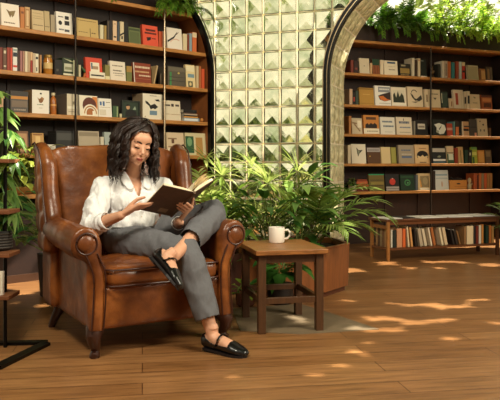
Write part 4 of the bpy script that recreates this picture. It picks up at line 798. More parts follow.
# wings
for s in (-1, 1):
    WX = .022 if s < 0 else 0
    g = G(); sec = []
    # a rounded panel leaning back with a soft roll along its front edge
    for z, yf, yb, t_ in ((.50, .10, .36, .042), (.60, .17, .37, .044), (.70, .21, .385, .044), (.80, .235, .40, .044), (.89, .26, .415, .043), (.945, .29, .43, .038)):
        ym = (yf+yb)/2; ly = (yb-yf)/2; g.rbox(-t_, t_, -ly, ly, -.06, .05, .03, M=Matrix.Translation((s*(.405+WX), ym, z+.01)) @ Matrix.Rotation(s*.10, 4, 'Z'))
    g.tube([(s*(x+WX), y, z) for x, y, z in ((.392, .06, .54), (.390, .17, .62), (.390, .215, .72), (.390, .24, .82), (.392, .262, .92), (.398, .30, .98), (.405, .36, 1.01), (.41, .42, 1.005))], [.046, .048, .048, .048, .047, .043, .04, .034], n=14, round_end=True)
    g.rbox(s*.40-.03, s*.40+.03, .15, .36, .15, .55, .025)
    h = voxel(g, .010, 7, push=crease(.003, 8, 11+s)); h.build('wing', LEA, ch)
    g = G()
    for off in (.045,): g.tube([(s*(.392+off+WX), .13, .60), (s*(.390+off+WX), .195, .72), (s*(.390+off+WX), .222, .82), (s*(.392+off+WX), .245, .92), (s*(.398+off*.95+WX), .285, 1.0), (s*(.408+off*.8+WX), .36, 1.04), (s*(.41+off*.7+WX), .42, 1.032)], .0048, n=8)
    g.build('piping', PIP, ch)
# rolled arms
for s in (-1, 1):
    g = G(); g.tube([(s*.398, -.375, .545), (s*.4, -.2, .55), (s*.402, 0, .56), (s*.405, .16, .575), (s*.405, .24, .58)], [(.074, .080), (.074, .080), (.070, .076), .066, .055], n=24)
    g.rbox(s*.35-.038, s*.35+.038, -.365, .30, .14, .56, .02)
    # shaped front of the arm
    zz_ = np.linspace(.13, .56, 16)
    P_ = []; R2 = []
    for z in zz_:
        k = (z-.13)/.43; x = .348+.012*math.sin(k*PI*1.0)*(-1)+.045*max(0, k-.62)/.38; wv = .040-.008*math.sin(k*PI)+.022*max(0, (k-.7)/.3)
        P_.append((s*x, -.365, z)); R2.append((wv, .028))
    g.tube(P_, R2, n=14, up=(0, 1, 0))
    h = voxel(g, .009, 4, push=crease(.003, 9, 20+s)); h.build('armrest', LEA, ch)
    g = G(); g.tube([(s*.400+.050*math.cos(a)*1, -.390, .548+.050*math.sin(a)) for a in np.linspace(0, 2*PI, 25)], .0045, n=8)
    gb = G(); gb.ell((s*.400, -.376, .548), (.046, .022, .046), n=24); gb.build('scroll_button', LEA, ch)
    hp = []
    for z in np.linspace(.50, .135, 12):
        k = (z-.13)/.43; hp.append((s*(.348+.012*math.sin(k*PI)*(-1)+.045*max(0, k-.62)/.38+.030+.015*max(0, k-.75)/.25), -.392, z))
    g.tube(hp, .004, n=6); g.tube([(x-s*.058, y, z) for x, y, z in hp], .004, n=6)
    g.build('piping', PIP, ch)
# legs
for s in (-1, 1):
    g = G(); P_ = [(s*.335, -.32, .17), (s*.345, -.34, .13), (s*.358, -.362, .10), (s*.354, -.358, .07), (s*.345, -.345, .045), (s*.344, -.345, .028), (s*.350, -.356, .014), (s*.352, -.352, .002)]
    g.tube(P_, [.044, .044, .037, .030, .023, .021, .025, .024], n=16, up=(0, 1, 0)); g.build('leg', LEGW, ch)
    g = G(); g.tube([(s*.335, .29, .16), (s*.342, .31, .11), (s*.36, .345, .05), (s*.37, .37, .002)], [.034, .03, .023, .019], n=12); g.build('leg', LEGW, ch)

# ============================================================ METAL RACK AT LEFT
rk = thing('display_rack', 'black metal display rack with wooden shelves at the left edge', 'rack', (-1.13, 3.42, 0), math.radians(52))
rk.rotation_euler = (0, 0, 0); rk.location = (0, 0, 0)
bp = [floor_at(46, 345), floor_at(0, 367.5), floor_at(-60, 398), floor_at(-70, 343)]
def bar(g, a, b, w_, z0, z1):
    a = Vector((a[0], a[1], 0)); b = Vector((b[0], b[1], 0)); d = (b-a).normalized(); n_ = Vector((-d.y, d.x, 0))*w_/2
    q = [a-n_, b-n_, b+n_, a+n_]; g.add([(p.x, p.y, z) for z in (z0, z1) for p in q], [(3, 2, 1, 0), (4, 5, 6, 7), (0, 1, 5, 4), (1, 2, 6, 5), (2, 3, 7, 6), (3, 0, 4, 7)])
c0 = Vector((*bp[0], 0)); fdir = (Vector((*bp[1], 0))-c0).normalized(); ldir = Vector((-1, -.02, 0)).normalized()
g = G(); bar(g, c0, c0+fdir*.42, .05, 0, .016); bar(g, c0+Vector((0, .02, 0)), c0+ldir*.55, .045, 0, .016); bar(g, c0+fdir*.4, c0+fdir*.4+ldir*.5, .045, 0, .016); g.build('base_frame', BLACKM, rk, smooth=False)
pp = Vector(((5.2-250)/F*3.42, 3.42, 0))
g = G(); g.tube([(pp.x, pp.y, 0), (pp.x, pp.y, 1.25)], .009, n=10); g.tube([(pp.x-.45, pp.y-.02, 0), (pp.x-.45, pp.y-.02, 1.25)], .009, n=10); g.build('post', BLACKM, rk)
RWD = mat('#7a4a2c', .5, 'rack_wood', var=.3, vs=9, stretch=(1, 10, 10))
rkz = [.947, .697, .486, .280]
for k, z in enumerate(rkz):
    x1 = pp.x+.060; g = G(); g.box(pp.x-.55, x1, pp.y-.12, pp.y+.045, z-.02, z); g.build('rack_shelf', RWD, rk, smooth=False, bevel=.003)
rk.location = (pp.x-.2, pp.y, 0)
for o in rk.children: o.location = (-(pp.x-.2), -pp.y, 0)
def put(o, loc, rz=0): o.location = loc; o.rotation_euler = (0, 0, rz); return o
g = G(); g.box(-.14, .0, -.012, .012, 0, .115); g.box(-.13, -.01, -.0135, -.012, .012, .1, 1); o = g.build('card', [mat('#e9dfce', .6), mat('#d2c4ac', .6)], smooth=False); put(o, (pp.x+.02, pp.y-.08, rkz[3]+.0005)); tag(o, 'white upright card on the lowest shelf of the black rack', 'card')
g = G(); g.lathe([(.05, 0), (.06, .01), (.062, .09), (.055, .1), (.05, .09), (.0, .08)], n=24)
for k in range(6): g.lathe([(.0625, .012+k*.014), (.065, .016+k*.014), (.0625, .02+k*.014)], n=24, mi=1)
o = g.build('basket', [mat('#1e1a17', .7), mat('#3a332c', .7)], angle=30); put(o, (pp.x-.035, pp.y+.02, rkz[2]+.0005)); tag(o, 'round black woven basket on the middle shelf of the rack', 'basket')
# ============================================================ PLANTS
LF_PALM = leafmat('#809c40', '#d2d884', 'palm_leaf', .5)
LF_BROAD = leafmat('#42702e', '#93b45c', 'broad_leaf', .4)
LF_DARK = leafmat('#27501c', '#4f8234', 'dark_leaf', .35)
LF_FERN = leafmat('#6fa52a', '#cfe45c', 'fern_leaf', .5)
LF_GARD = leafmat('#7a9640', '#bfca7a', 'garden_leaf', .5)
STEMM = mat('#5c6a2c', .6, 'stem')
def blade(g, p, d, up, L_, W_, droop=.4, n=4, mi=0, fold=.15, tip=1.0):
    """one leaf: strip along d that droops"""
    d = Vector(d).normalized(); up = Vector(up); sd = d.cross(up)
    if sd.length < 1e-3: sd = Vector((1, 0, 0))
    sd.normalize(); vs = []; p = Vector(p); cur = d.copy()
    prof = [.25, .85, 1.0, .72, .38, 0] if n == 5 else [.3, 1, .85, .45, 0]
    for k in range(n+1):
        w_ = W_*prof[min(k, len(prof)-1)]*.5; nn = sd.cross(cur).normalized()
        vs += [p-sd*w_-nn*(-w_*fold*2), p.copy(), p+sd*w_-nn*(-w_*fold*2)]
        cur = (cur+Vector((0, 0, -droop/n))).normalized(); p = p+cur*(L_/n)
    fs = []
    for k in range(n): a = k*3; fs += [(a, a+1, a+4, a+3), (a+1, a+2, a+5, a+4)]
    g.add(vs, fs, mi)
def frond(g, gs, base, az, el, L_, rng, nl=16, ll=.26, lw=.02, bend=1.2, start=.3):
    """palm frond: arching rib with narrow leaflets both sides"""
    p = Vector(base); d = Vector((math.cos(az)*math.cos(el), math.sin(az)*math.cos(el), math.sin(el))); P_ = [p.copy()]; D = [d.copy()]; N = 14
    for k in range(N):
        f = (k/N)**1.3; d = (d+Vector((0, 0, -bend*f*2/N))).normalized(); p = p+d*(L_/N); P_.append(p.copy()); D.append(d.copy())
    gs.tube(P_, [lerp(.006, .0015, k/N) for k in range(N+1)], n=5)
    for k in range(nl):
        t = start+(1-start)*(k+.5)/nl; x = t*N; i = min(N-1, int(x)); q = P_[i].lerp(P_[i+1], x-i); dd = D[i]
        side = dd.cross(Vector((0, 0, 1))).normalized(); upv = side.cross(dd)
        s_ = math.sin(min(1, (t-start)/(1-start)*1.1+.15)*PI*.8)
        for sg in (-1, 1):
            ld_ = (side*sg*.85+dd*(.55+.6*t)+upv*rng.uniform(.05, .35)).normalized()
            blade(g, q, ld_, upv, ll*(.45+.6*s_)*rng.uniform(.85, 1.1), lw*rng.uniform(.8, 1.2), droop=rng.uniform(.4, .9))
def bigleaf(g, gs, base, az, el, stem, L_, W_, rng, droop=.8):
    d = Vector((math.cos(az)*math.cos(el), math.sin(az)*math.cos(el), math.sin(el))); P_ = [Vector(base)]
    for k in range(5): d = (d+Vector((0, 0, -.09))).normalized(); P_.append(P_[-1]+d*stem/5)
    gs.tube(P_, [.005, .0045, .004, .0035, .003, .0025], n=5)
    blade(g, P_[-1], d, (0, 0, 1), L_, W_, droop=droop*rng.uniform(.7, 1.3), n=5, fold=.12)
def umbrella_leaf(g, gs, base, az, el, stem, L_, W_, rng, nl=7):
    d = Vector((math.cos(az)*math.cos(el), math.sin(az)*math.cos(el), math.sin(el))); P_ = [Vector(base)]
    for k in range(5): d = (d+Vector((0, 0, -.12))).normalized(); P_.append(P_[-1]+d*stem/5)
    gs.tube(P_, .0035, n=5); c_ = P_[-1]; side = d.cross(Vector((0, 0, 1))).normalized(); up = side.cross(d)
    for k in range(nl):
        a = 2*PI*k/nl+rng.random()*.3; ld_ = (d*.6*math.cos(a)+side*math.sin(a)+Vector((0, 0, -.35))+d*.25).normalized(); blade(g, c_, ld_, up+Vector((0, 0, .3)), L_*rng.uniform(.8, 1.1), W_, droop=.8, n=5)
# big planter of palms and leafy plants behind the side table
pr = thing('planter', 'octagonal copper-brown wooden planter behind the side table', 'planter', (.29, 5.05, 0), math.radians(10))
OCT = [(math.cos(PI/8+k*PI/4), math.sin(PI/8+k*PI/4)) for k in range(8)]
def octp(g, prof, mi=0):
    vs = []; fs = []
    for r, z in prof: vs += [(r*x, r*y, z) for x, y in OCT]
    for k in range(len(prof)-1):
        for i in range(8): a = k*8+i; b = k*8+(i+1) % 8; fs.append((a, b, b+8, a+8))
    fs.append(tuple(range(7, -1, -1))); fs.append(tuple(range((len(prof)-1)*8, len(prof)*8))); g.add(vs, fs, mi)
PLW = mat('#854d25', .45, 'planter_wood', var=.25, vs=6, stretch=(8, 8, 1))
g = G(); octp(g, [(.435, .035), (.445, .33), (.45, .345), (.42, .345), (.41, .3), (.0001, .3)]); g.build('planter_body', PLW, pr, smooth=False, bevel=.003)
g = G(); octp(g, [(.41, 0), (.41, .035)]); g.build('plinth', mat('#5a2e18', .5), pr, smooth=False)
g = G(); g.lathe([(0, .3), (.40, .305)], n=16); g.build('soil', mat('#2a1c12', .9, 'soil', bump=.5), pr)
def palm(name, label, cat, base, fr, mat_, seed, stems=0, **kw):
    th = thing(name, label, cat, base); rng = random.Random(seed); g = G(); gs = G()
    for az, el, L_ in fr: frond(g, gs, (rng.uniform(-.04, .04), rng.uniform(-.04, .04), 0), math.radians(az), math.radians(el), L_, rng, **kw)
    g.build('fronds', mat_, th, smooth=False); gs.build('stems', STEMM, th); return th
z0 = .306
def starpalm(label, base, stars, fr, seed, mat_):
    th = thing('palm_plant', label, 'plant', base); rng = random.Random(seed); g = G(); gs = G()
    for x, y, z, L_, n_ in stars:
        c_ = V3((x, y, z)); gs.tube([(x*.15, y*.15, 0), (x*.4, y*.4, z*.5), (x, y, z)], [.008, .006, .004], n=5)
        for k in range(n_):
            az = 2*PI*k/n_*1.62+rng.uniform(-.2, .2); el = rng.uniform(-.15, 1.25); d = V3((math.cos(az)*math.cos(el), math.sin(az)*math.cos(el), math.sin(el)))
            blade(g, c_+d*.01, d, (0, 0, 1) if el < 1 else (1, 0, 0), L_*rng.uniform(.7, 1.15), rng.uniform(.018, .03), droop=rng.uniform(.5, 1.3), n=5)
    for az, el, L_ in fr: frond(g, gs, (rng.uniform(-.03, .03), rng.uniform(-.03, .03), 0), math.radians(az), math.radians(el), L_, rng, nl=11, ll=.22, lw=.024, bend=1.4)
    g.build('fronds', mat_, th, smooth=False); gs.build('stems', STEMM, th); return th
V3 = Vector
def rel_(b, px, py, Y): return ((px-250)/F*Y-b[0], Y-b[1], CH-(py-HZ)/F*Y-b[2])
b1 = (.02, 5.0, z0); b2 = (.2, 5.08, z0)
starpalm('bright feathery palm at left of the planter, leaves reaching over the chair', b1, [rel_(b1, 222, 176, 4.9)+(.29, 24), rel_(b1, 205, 160, 5.05)+(.2, 12), rel_(b1, 236, 203, 4.8)+(.2, 14), rel_(b1, 228, 222, 4.85)+(.16, 12)], [(190, 55, .66), (215, 40, .55)], 1, LF_PALM)
starpalm('tall feathery palm in the middle of the planter, above the mug', b2, [rel_(b2, 268, 184, 4.85)+(.29, 30), rel_(b2, 252, 168, 5.1)+(.24, 18), rel_(b2, 298, 172, 5.05)+(.24, 18), rel_(b2, 292, 206, 4.8)+(.2, 16), rel_(b2, 256, 214, 4.8)+(.18, 14)], [(300, 60, .6), (20, 70, .68)], 2, LF_PALM)
palm('palm_plant', 'darker drooping palm at the right edge of the planter', 'plant', (.45, 5.0, z0), [(320, 60, .7), (345, 45, .65), (300, 40, .55), (10, 55, .62), (280, 65, .6), (0, 40, .5), (50, 60, .6)], leafmat('#5f8636', '#aac068', 'palm_leaf_dark', .45), 3, nl=14, ll=.2, lw=.026, bend=1.7)
def leafy(name, label, base, n, hgt, spread, L_, W_, mat_, seed, azr=(0, 360), kind='big', cat='plant', rz=0):
    th = thing(name, label, cat, base); rng = random.Random(seed); g = G(); gs = G()
    for k in range(n):
        az = math.radians(rng.uniform(*azr)); h0 = rng.uniform(0, hgt); r0 = rng.uniform(0, spread*.4)
        b_ = (r0*math.cos(az), r0*math.sin(az), h0)
        f = bigleaf if kind == 'big' else umbrella_leaf
        f(g, gs, b_, az+rng.uniform(-.5, .5), math.radians(rng.uniform(15, 65)), spread*rng.uniform(.4, .9), L_*rng.uniform(.7, 1.15), W_*rng.uniform(.8, 1.15), rng)
    for k in range(4): a = k*PI/2+.3; gs.tube([(.02*math.cos(a), .02*math.sin(a), 0), (.05*math.cos(a), .05*math.sin(a), hgt*.6), (.03*math.cos(a+1), .03*math.sin(a+1), hgt+.05)], [.009, .007, .004], n=6)
    g.build('foliage', mat_, th, smooth=True, angle=60); gs.build('stems', STEMM, th); return th
leafy('leafy_plant', 'broad-leaved green plant at right in the planter', (.36, 4.88, z0+.04), 38, .38, .24, .18, .07, LF_BROAD, 4, (-120, 60))
leafy('leafy_plant', 'low dark green plant filling the planter behind the mug', (.12, 4.82, z0), 60, .28, .30, .17, .06, LF_DARK, 5, (160, 380))
leafy('leafy_plant', 'mid green leafy plant behind the palms in the planter', (.28, 5.22, z0), 60, .5, .3, .2, .07, LF_BROAD, 6, (0, 360))
p2 = thing('planter', 'round dark planter mostly hidden between armchair and side table', 'planter', (-.22, 4.92, 0))
g = G(); g.lathe([(.15, 0), (.19, .02), (.21, .27), (.215, .29), (.195, .29), (.19, .26), (0, .26)], n=28); g.build('planter_body', mat('#3a1f14', .5, 'dark_pot'), p2)
leafy('leafy_plant', 'light green leafy plant in the round dark planter', (-.22, 4.92, .262), 34, .4, .24, .2, .06, leafmat('#5a8a2a', '#a8c450', 'light_leaf', .5), 9, (120, 400))
palm('palm_plant', 'small bright palm rising behind the armchair arm', 'plant', (-.26, 5.0, .262), [(200, 62, .7), (170, 55, .65), (260, 68, .6), (230, 45, .55), (120, 70, .7), (300, 60, .55), (150, 35, .5)], LF_PALM, 12, nl=15, ll=.2, lw=.02, bend=1.3)
# little plant low behind the table, hanging leaf under the tabletop
leafy('leafy_plant', 'small bright potted plant on the floor behind the side table', (-.03, 4.42, .06), 16, .06, .09, .07, .05, leafmat('#7a9a30', '#b8cc58', 'bright_leaf', .5), 15)
g = G(); g.lathe([(.045, 0), (.06, .01), (.065, .09), (.055, .085), (0, .08)], n=18); o = g.build('plant_pot', mat('#5a2e1a', .6)); put(o, (-.03, 4.42, 0)); tag(o, 'small brown pot on the floor holding the little bright plant', 'pot')
leafy('leafy_plant', 'large drooping dark leaves under the tabletop behind the table', (.2, 4.5, .1), 22, .18, .12, .17, .08, LF_DARK, 16, (200, 340))
g = G(); g.lathe([(.07, 0), (.085, .01), (.09, .13), (.08, .12), (0, .11)], n=18); o = g.build('plant_pot', mat('#20130d', .6)); put(o, (.2, 4.5, 0)); tag(o, 'dark pot in shadow behind the side table legs', 'pot')
# right edge palm
pe = palm('palm_plant', 'small green palm at the right edge beyond the console table', 'plant', (2.78, 6.95, .18), [(180, 50, .4), (200, 65, .4), (160, 60, .42), (240, 60, .35), (120, 65, .4), (210, 35, .35), (175, 30, .35), (0, 60, .4), (300, 60, .4)], LF_BROAD, 21, nl=12, ll=.12, lw=.02)
g = G(); g.lathe([(.09, 0), (.11, .01), (.12, .18), (.11, .18), (0, .17)], n=20); o = g.build('plant_pot', mat('#3a2418', .6)); put(o, (2.78, 6.95, 0)); tag(o, 'brown pot of the small palm at the right edge', 'pot')
# small plant in white pot on lowest right shelf
pt_ = at_case(RC, 351.8, .08, RZs[5]+.001); g = G(); g.lathe([(.03, 0), (.036, .004), (.042, .075), (.036, .075), (0, .07)], n=18); o = g.build('plant_pot', mat('#d9cbb0', .5)); put(o, pt_); tag(o, 'small cream pot beside the arch on the lowest right shelf', 'pot')
leafy('potted_plant', 'tiny dark green plant in the cream pot beside the arch', tuple(pt_+Vector((0, 0, .07))), 22, .03, .05, .055, .035, LF_DARK, 23)
# ferns above the right bookcase in a long trough
tg = thing('planter_trough', 'long dark wooden trough on top of the right bookcase', 'planter', RC.pt(0, 0, 2.2875), RC.rz())
g = G(); g.box(-.1, R_E, .03, .26, 0, .17); g.build('trough_body', mat('#2c170d', .6, 'trough', var=.2), tg, smooth=False)
g = G(); g.box(-.09, R_E-.01, .04, .25, .17, .18); g.build('soil', mat('#1c130c', .9), tg, smooth=False)
fl = ['fern beside the glass arch', 'bushy fern second from the arch', 'fern third from the arch', 'fern above the metal upright', 'bright fern right of the metal upright', 'tall bright fern at far right', 'fern at the right picture edge', 'fern beyond the right picture edge']
for k, (px, hh, br) in enumerate([(366, .26, 0), (386, .27, 0), (404, .3, 0), (422, .24, 0), (440, .42, 1), (462, .45, 1), (482, .4, 1), (500, .35, 1)]):
    rng = random.Random(40+k); b_ = at_case(RC, px, .13, 2.47); th = thing('fern', fl[k]+', on top of the right bookcase', 'plant', b_, group='ferns on top of the right bookcase'); g = G(); gs = G()
    for q in range(24):
        frond(g, gs, (rng.uniform(-.08, .08), rng.uniform(-.04, .04), 0), rng.uniform(0, 2*PI), math.radians(rng.uniform(30, 85)), hh*rng.uniform(.8, 1.25), rng, nl=12, ll=.075, lw=.016, bend=rng.uniform(.9, 2.2), start=.12)
    for q in range(9):           # trailing fronds over the trough edge
        frond(g, gs, (rng.uniform(-.12, .12), -.05, 0), math.radians(270+rng.uniform(-35, 35))+RC.rz(), math.radians(rng.uniform(0, 35)), rng.uniform(.22, .36), rng, nl=10, ll=.06, lw=.02, bend=3.2, start=.15)
    g.build('fronds', LF_FERN if br else leafmat('#356a1c', '#86b83c', 'fern_green', .45), th, smooth=False); gs.build('stems', STEMM, th)
# trailing plants at top left
for k, (px, lb, n_, s_) in enumerate([(92, 'small fern trailing over the top shelf at left', 6, .16), (116, 'tiny fern trailing over the top shelf near the centre of the left bookcase', 5, .12), (168, 'bushy fern hanging from the top board beside the left arch', 20, .3), (186, 'feathery fern hanging at the curved corner of the left bookcase', 18, .28)]):
    zt_ = LZ[0]+.002 if k < 3 else LZ[0]+.002; rng = random.Random(60+k); b_ = at_case(LC, px, .05, zt_); th = thing('fern', lb, 'plant', b_); g = G(); gs = G()
    for q in range(n_):
        frond(g, gs, (rng.uniform(-.05, .05), 0, .05), math.radians(270+rng.uniform(-60, 60))+LC.rz(), math.radians(rng.uniform(0, 60)), s_*rng.uniform(.7, 1.3), rng, nl=11, ll=.07, lw=.013, bend=2.6, start=.15)
    g.build('fronds', leafmat('#3d6e1e', '#8ab03c', 'fern_left', .45), th, smooth=False); gs.build('stems', STEMM, th)
# plants at left edge
def lp(px, py, Y): return ((px-250)/F*Y, Y, CH-(py-HZ)/F*Y)
b_ = lp(2, 165, 3.5)
th = thing('schefflera_plant', 'large drooping green plant on the top shelf of the black rack', 'plant', (b_[0]-.04, 3.46, rkz[0]+.001)); rng = random.Random(77); g = G(); gs = G(); g2 = G()
g2.lathe([(.05, 0), (.06, .005), (.066, .1), (.058, .1), (0, .09)], n=20)
for (px, py, az, el, st, L_) in [(5, 112, 5, 40, .16, .17), (12, 130, -10, 20, .16, .19), (16, 152, -20, 10, .14, .2), (10, 168, -40, 0, .16, .2), (18, 186, -10, -10, .12, .19), (4, 120, 60, 50, .16, .17), (6, 195, -30, -20, .14, .2), (0, 140, -70, 10, .12, .19), (0, 100, 20, 60, .14, .15), (20, 200, 0, -30, .12, .2), (12, 215, -20, -40, .1, .18)]:
    q = Vector(lp(px-14, py, 3.5+rng.uniform(-.05, .08)))-th.location
    gs.tube([(0, 0, .09), tuple(Vector((0, 0, .09)).lerp(q, .5)+Vector((0, 0, .06))), tuple(q)], [.005, .004, .003], n=5)
    umbrella_leaf(g, gs, q, math.radians(az), math.radians(el), st*.4, L_*.82, .042, rng, nl=9)
g.build('foliage', leafmat('#3f7430', '#a4c468', 'schefflera_leaf', .45), th, angle=60); gs.build('stems', STEMM, th); g2.build('plant_pot', mat('#2a211c', .6), th)
leafy('leafy_plant', 'yellow-green plant on the bookcase shelf behind the black rack', tuple(LC.pt(LC.t(20, .12), .11, .715)), 110, .26, .24, .13, .055, leafmat('#7a9432', '#c3c860', 'yellowgreen_leaf', .5), 31, (180, 380))
g = G(); g.lathe([(.07, 0), (.1, .01), (.13, .055), (.12, .06), (0, .05)], n=20); o = g.build('plant_pot', mat('#b98a50', .6)); put(o, LC.pt(LC.t(14, -.12), .14, .681)); tag(o, 'shallow tan pot on the bookcase shelf behind the black rack', 'pot')
o.location = LC.pt(LC.t(20, .12), .13, .681)
bp_ = V3(((55-250)/F*4.75, 4.75, 0)); leafy('leafy_plant', 'dark green plant with large pointed leaves left of the armchair', (bp_.x, bp_.y, .3), 30, .3, .34, .2, .10, leafmat('#2f5c2c', '#5f9450', 'pointed_leaf', .4), 33, (130, 250))
g = G(); g.lathe([(.08, 0), (.1, .01), (.12, .3), (.11, .3), (0, .28)], n=20); o = g.build('plant_pot', mat('#1c1310', .6)); put(o, (bp_.x, bp_.y, 0)); tag(o, 'tall dark pot on the floor behind the armchair at left', 'pot')

# ============================================================ GARDEN BEHIND THE GLASS
def leafcloud(name, label, c_, r, n, mat_, seed, ls=.16, trunk=0):
    th = thing(name, label, 'shrub' if name == 'garden_shrub' else 'tree', (c_[0], c_[1], 0), group='greenery behind the glass wall'); rng = random.Random(seed); g = G()
    for k in range(n):
        v = Vector((rng.gauss(0, 1), rng.gauss(0, 1), rng.gauss(0, 1))).normalized()*rng.uniform(.55, 1); p = Vector((v.x*r[0], v.y*r[1], c_[2]+v.z*r[2]))
        d = Vector((rng.gauss(0, 1), rng.gauss(0, 1), rng.gauss(0, .6))).normalized(); u = d.orthogonal().normalized(); L_ = ls*rng.uniform(.6, 1.4)
        g.add([p, p+d*L_*.5+u*L_*.25, p+d*L_, p+d*L_*.5-u*L_*.25], [(0, 1, 2, 3)])
    g.build('foliage', mat_, th, smooth=False)
    if trunk: gg = G(); gg.tube([(0, 0, -.02), (.1, 0, c_[2]*.5), (0, 0, c_[2])], [.12, .09, .05], n=8); gg.build('trunk', mat('#5a4632', .8), th)
    else: gg = G(); gg.tube([(0, 0, -.02), (0, 0, c_[2])], [.04, .02], n=6); gg.build('trunk', mat('#5a4632', .8), th)
GD = leafmat('#3a5424', '#7a8a40', 'garden_dark', .4)
leafcloud('garden_shrub', 'dark green shrub behind the glass blocks, above the palm beside the chair', (-.35, 9.9, .6), (1.0, .5, .75), 500, GD, 1, .34)
leafcloud('garden_shrub', 'dark green shrub behind the glass blocks nearest the right archway', (1.95, 9.8, .5), (1.0, .5, .7), 500, GD, 2, .34)
leafcloud('garden_shrub', 'dark green shrub outside, hidden behind the left bookcase', (-2.9, 10.2, .7), (1.1, .5, .9), 500, GD, 3, .34)
leafcloud('garden_tree', 'tree glimpsed through the uppermost glass blocks', (-2.2, 13.5, 4.3), (1.6, 1, 1.0), 330, LF_GARD, 4, .45, 1)
leafcloud('garden_tree', 'tree outside, far left beyond the left bookcase', (-6.5, 14, 3.2), (1.8, 1, 1.3), 230, LF_GARD, 5, .45, 1)
leafcloud('garden_tree', 'tree glimpsed above the ferns at right', (5.2, 13.5, 4.0), (2.4, 1, 1.6), 1500, LF_GARD, 6, .22, 1)
# leaf canopy added out of view, gaps placed where sun patches are wanted
gaps = [(300, 262, 8, 2), (425, 275, 9, 1.8), (460, 262, 8, 1.6), (480, 300, 7, 1.6), (385, 300, 9, 2), (350, 300, 8, 2), (495, 322, 8, 2), (20, 275, 8, 2.5), (55, 296, 6, 2), (38, 270, 7, 2), (352, 270, 11, 3), (388, 263, 12, 2.5), (330, 283, 8, 2), (372, 288, 14, 3), (400, 285, 12, 2.5), (418, 291, 9, 2), (445, 281, 10, 2), (470, 288, 14, 3), (492, 265, 10, 2.5), (405, 303, 13, 3), (436, 305, 12, 2.5), (470, 306, 14, 2.5), (378, 318, 12, 3), (398, 330, 13, 3), (420, 322, 12, 2), (352, 328, 9, 2), (363, 354, 14, 3.2), (340, 366, 8, 1.6), (308, 374, 13, 2.2), (445, 338, 9, 1.6), (298, 302, 8, 2), (306, 322, 9, 2), (288, 316, 6, 1.5), (455, 320, 8, 1.6), (365, 342, 8, 1.4), (10, 284, 14, 5), (30, 290, 12, 5), (42, 280, 9, 5), (25, 300, 8, 2.5), (45, 306, 6, 2), (5, 297, 6, 2), (410, 268, 6, 1.6), (440, 268, 8, 1.6), (235, 376, 8, 1.5), (430, 262, 8, 1.5)]
holes = []
HC = 3.6
for px, py, rx_, ry_ in gaps:
    X, Y = floor_at(px, py); sx_ = .8*rx_/F*Y; sy_ = .8*max(.03, ry_*CH*F/(py-HZ)**2); holes.append((X+sund.x/sund.z*HC, Y+sund.y/sund.z*HC, sx_, sy_))
def lit(p, r):   # a gap that lets sun on to a plant or person
    holes.append((p[0]+sund.x/sund.z*(HC-p[2]), p[1]+sund.y/sund.z*(HC-p[2]), r, r))
for p, r in [((-.15, 4.95, .85), .2), ((.1, 5, .95), .2), ((.3, 5.0, .9), .18), ((.5, 5.0, .75), .12), ((-.35, 4.9, .75), .12), ((-.33, 3.68, .72), .07), ((2.0, 8.0, 2.6), .2), ((2.45, 8.15, 2.65), .25), ((2.85, 8.3, 2.65), .25), ((1.3, 7.7, 2.55), .12), ((-1.75, 5.1, .85), .16), ((-1.25, 3.5, 1.0), .1)]: lit(p, r)
cn_ = thing('gobo_canopy', 'unseen leaf canopy added overhead, gaps placed to dapple the sunlight', 'canopy', (1.5, 5.5, 0)); cn_['kind'] = 'stuff'
g = G(); rng = random.Random(99); st_ = .115
nx, ny = int(14/st_), int(12.4/st_)
for lay in range(2):
    for i in range(nx):
        for j in range(ny):
            x = -4.5+i*st_+rng.uniform(-.03, .03)+lay*st_/2; y = -1.5+j*st_+rng.uniform(-.03, .03)+lay*st_/2
            if (x < 2.3 and y > 6.75) or y > 8.45: continue
            if any(((x-hx)/(sx_+.064))**2+((y-hy)/(sy_+.064))**2 < 1 for hx, hy, sx_, sy_ in holes): continue
            a = rng.uniform(0, PI); r = .103; z = HC+lay*.03+rng.uniform(-.01, .01)
            g.add([(x-1.5+r*math.cos(a+q*PI/3)*(1.15 if q % 3 == 0 else .95), y-5.5+r*math.sin(a+q*PI/3), z+rng.uniform(-.01, .01)) for q in range(6)], [tuple(range(6))])
g.build('foliage', leafmat('#2f5420', '#557a30', 'gobo_leaf', .12), cn_, smooth=False)
# ============================================================ THE READER (coordinates in the armchair's own frame: x right, -y front)
V = Vector
SKIN = mat('#dba484', .48, 'skin', var=.06, vs=30, bump=.05, bs=120)
HAIRM = mat('#26150e', .42, 'dark_hair', var=.45, vs=40, stretch=(1, 1, .3))
SHIRT = mat('#e9e8e8', .7, 'white_cotton', bump=.8, bs=13, stretch=(1.3, 1, .55), bd=.03)
TROU = mat('#66666a', .85, 'grey_wool', var=.10, vs=90, bump=.6, bs=11, stretch=(1, 1, .5))
SHOE = mat('#0f0d0e', .28, 'black_leather', coat=.3)
# --- joints
pel = V((.0, .05, .50)); wst = V((.005, .075, .60)); che = V((.0, .105, .72)); nkb = V((.010, .105, .862))
rsh, rel, rwr = V((-.165, .095, .795)), V((-.262, -.01, .592)), V((-.160, -.192, .660))
lsh, lel, lwr = V((.175, .075, .79)), V((.235, -.03, .575)), V((.150, -.215, .615))
rhp, lhp = V((-.085, .03, .505)), V((.085, .03, .51))
rkn, lkn = V((.115, -.40, .478)), V((.385, -.20, .655))
RANK, LANK = V((.186, -.535, .085)), V((.0, -.475, .468))
# --- head frame
yawH, pitH, rolH = math.radians(3), math.radians(17), math.radians(8)
HC_ = V((.010, .03, 1.037)); HS = 1.05
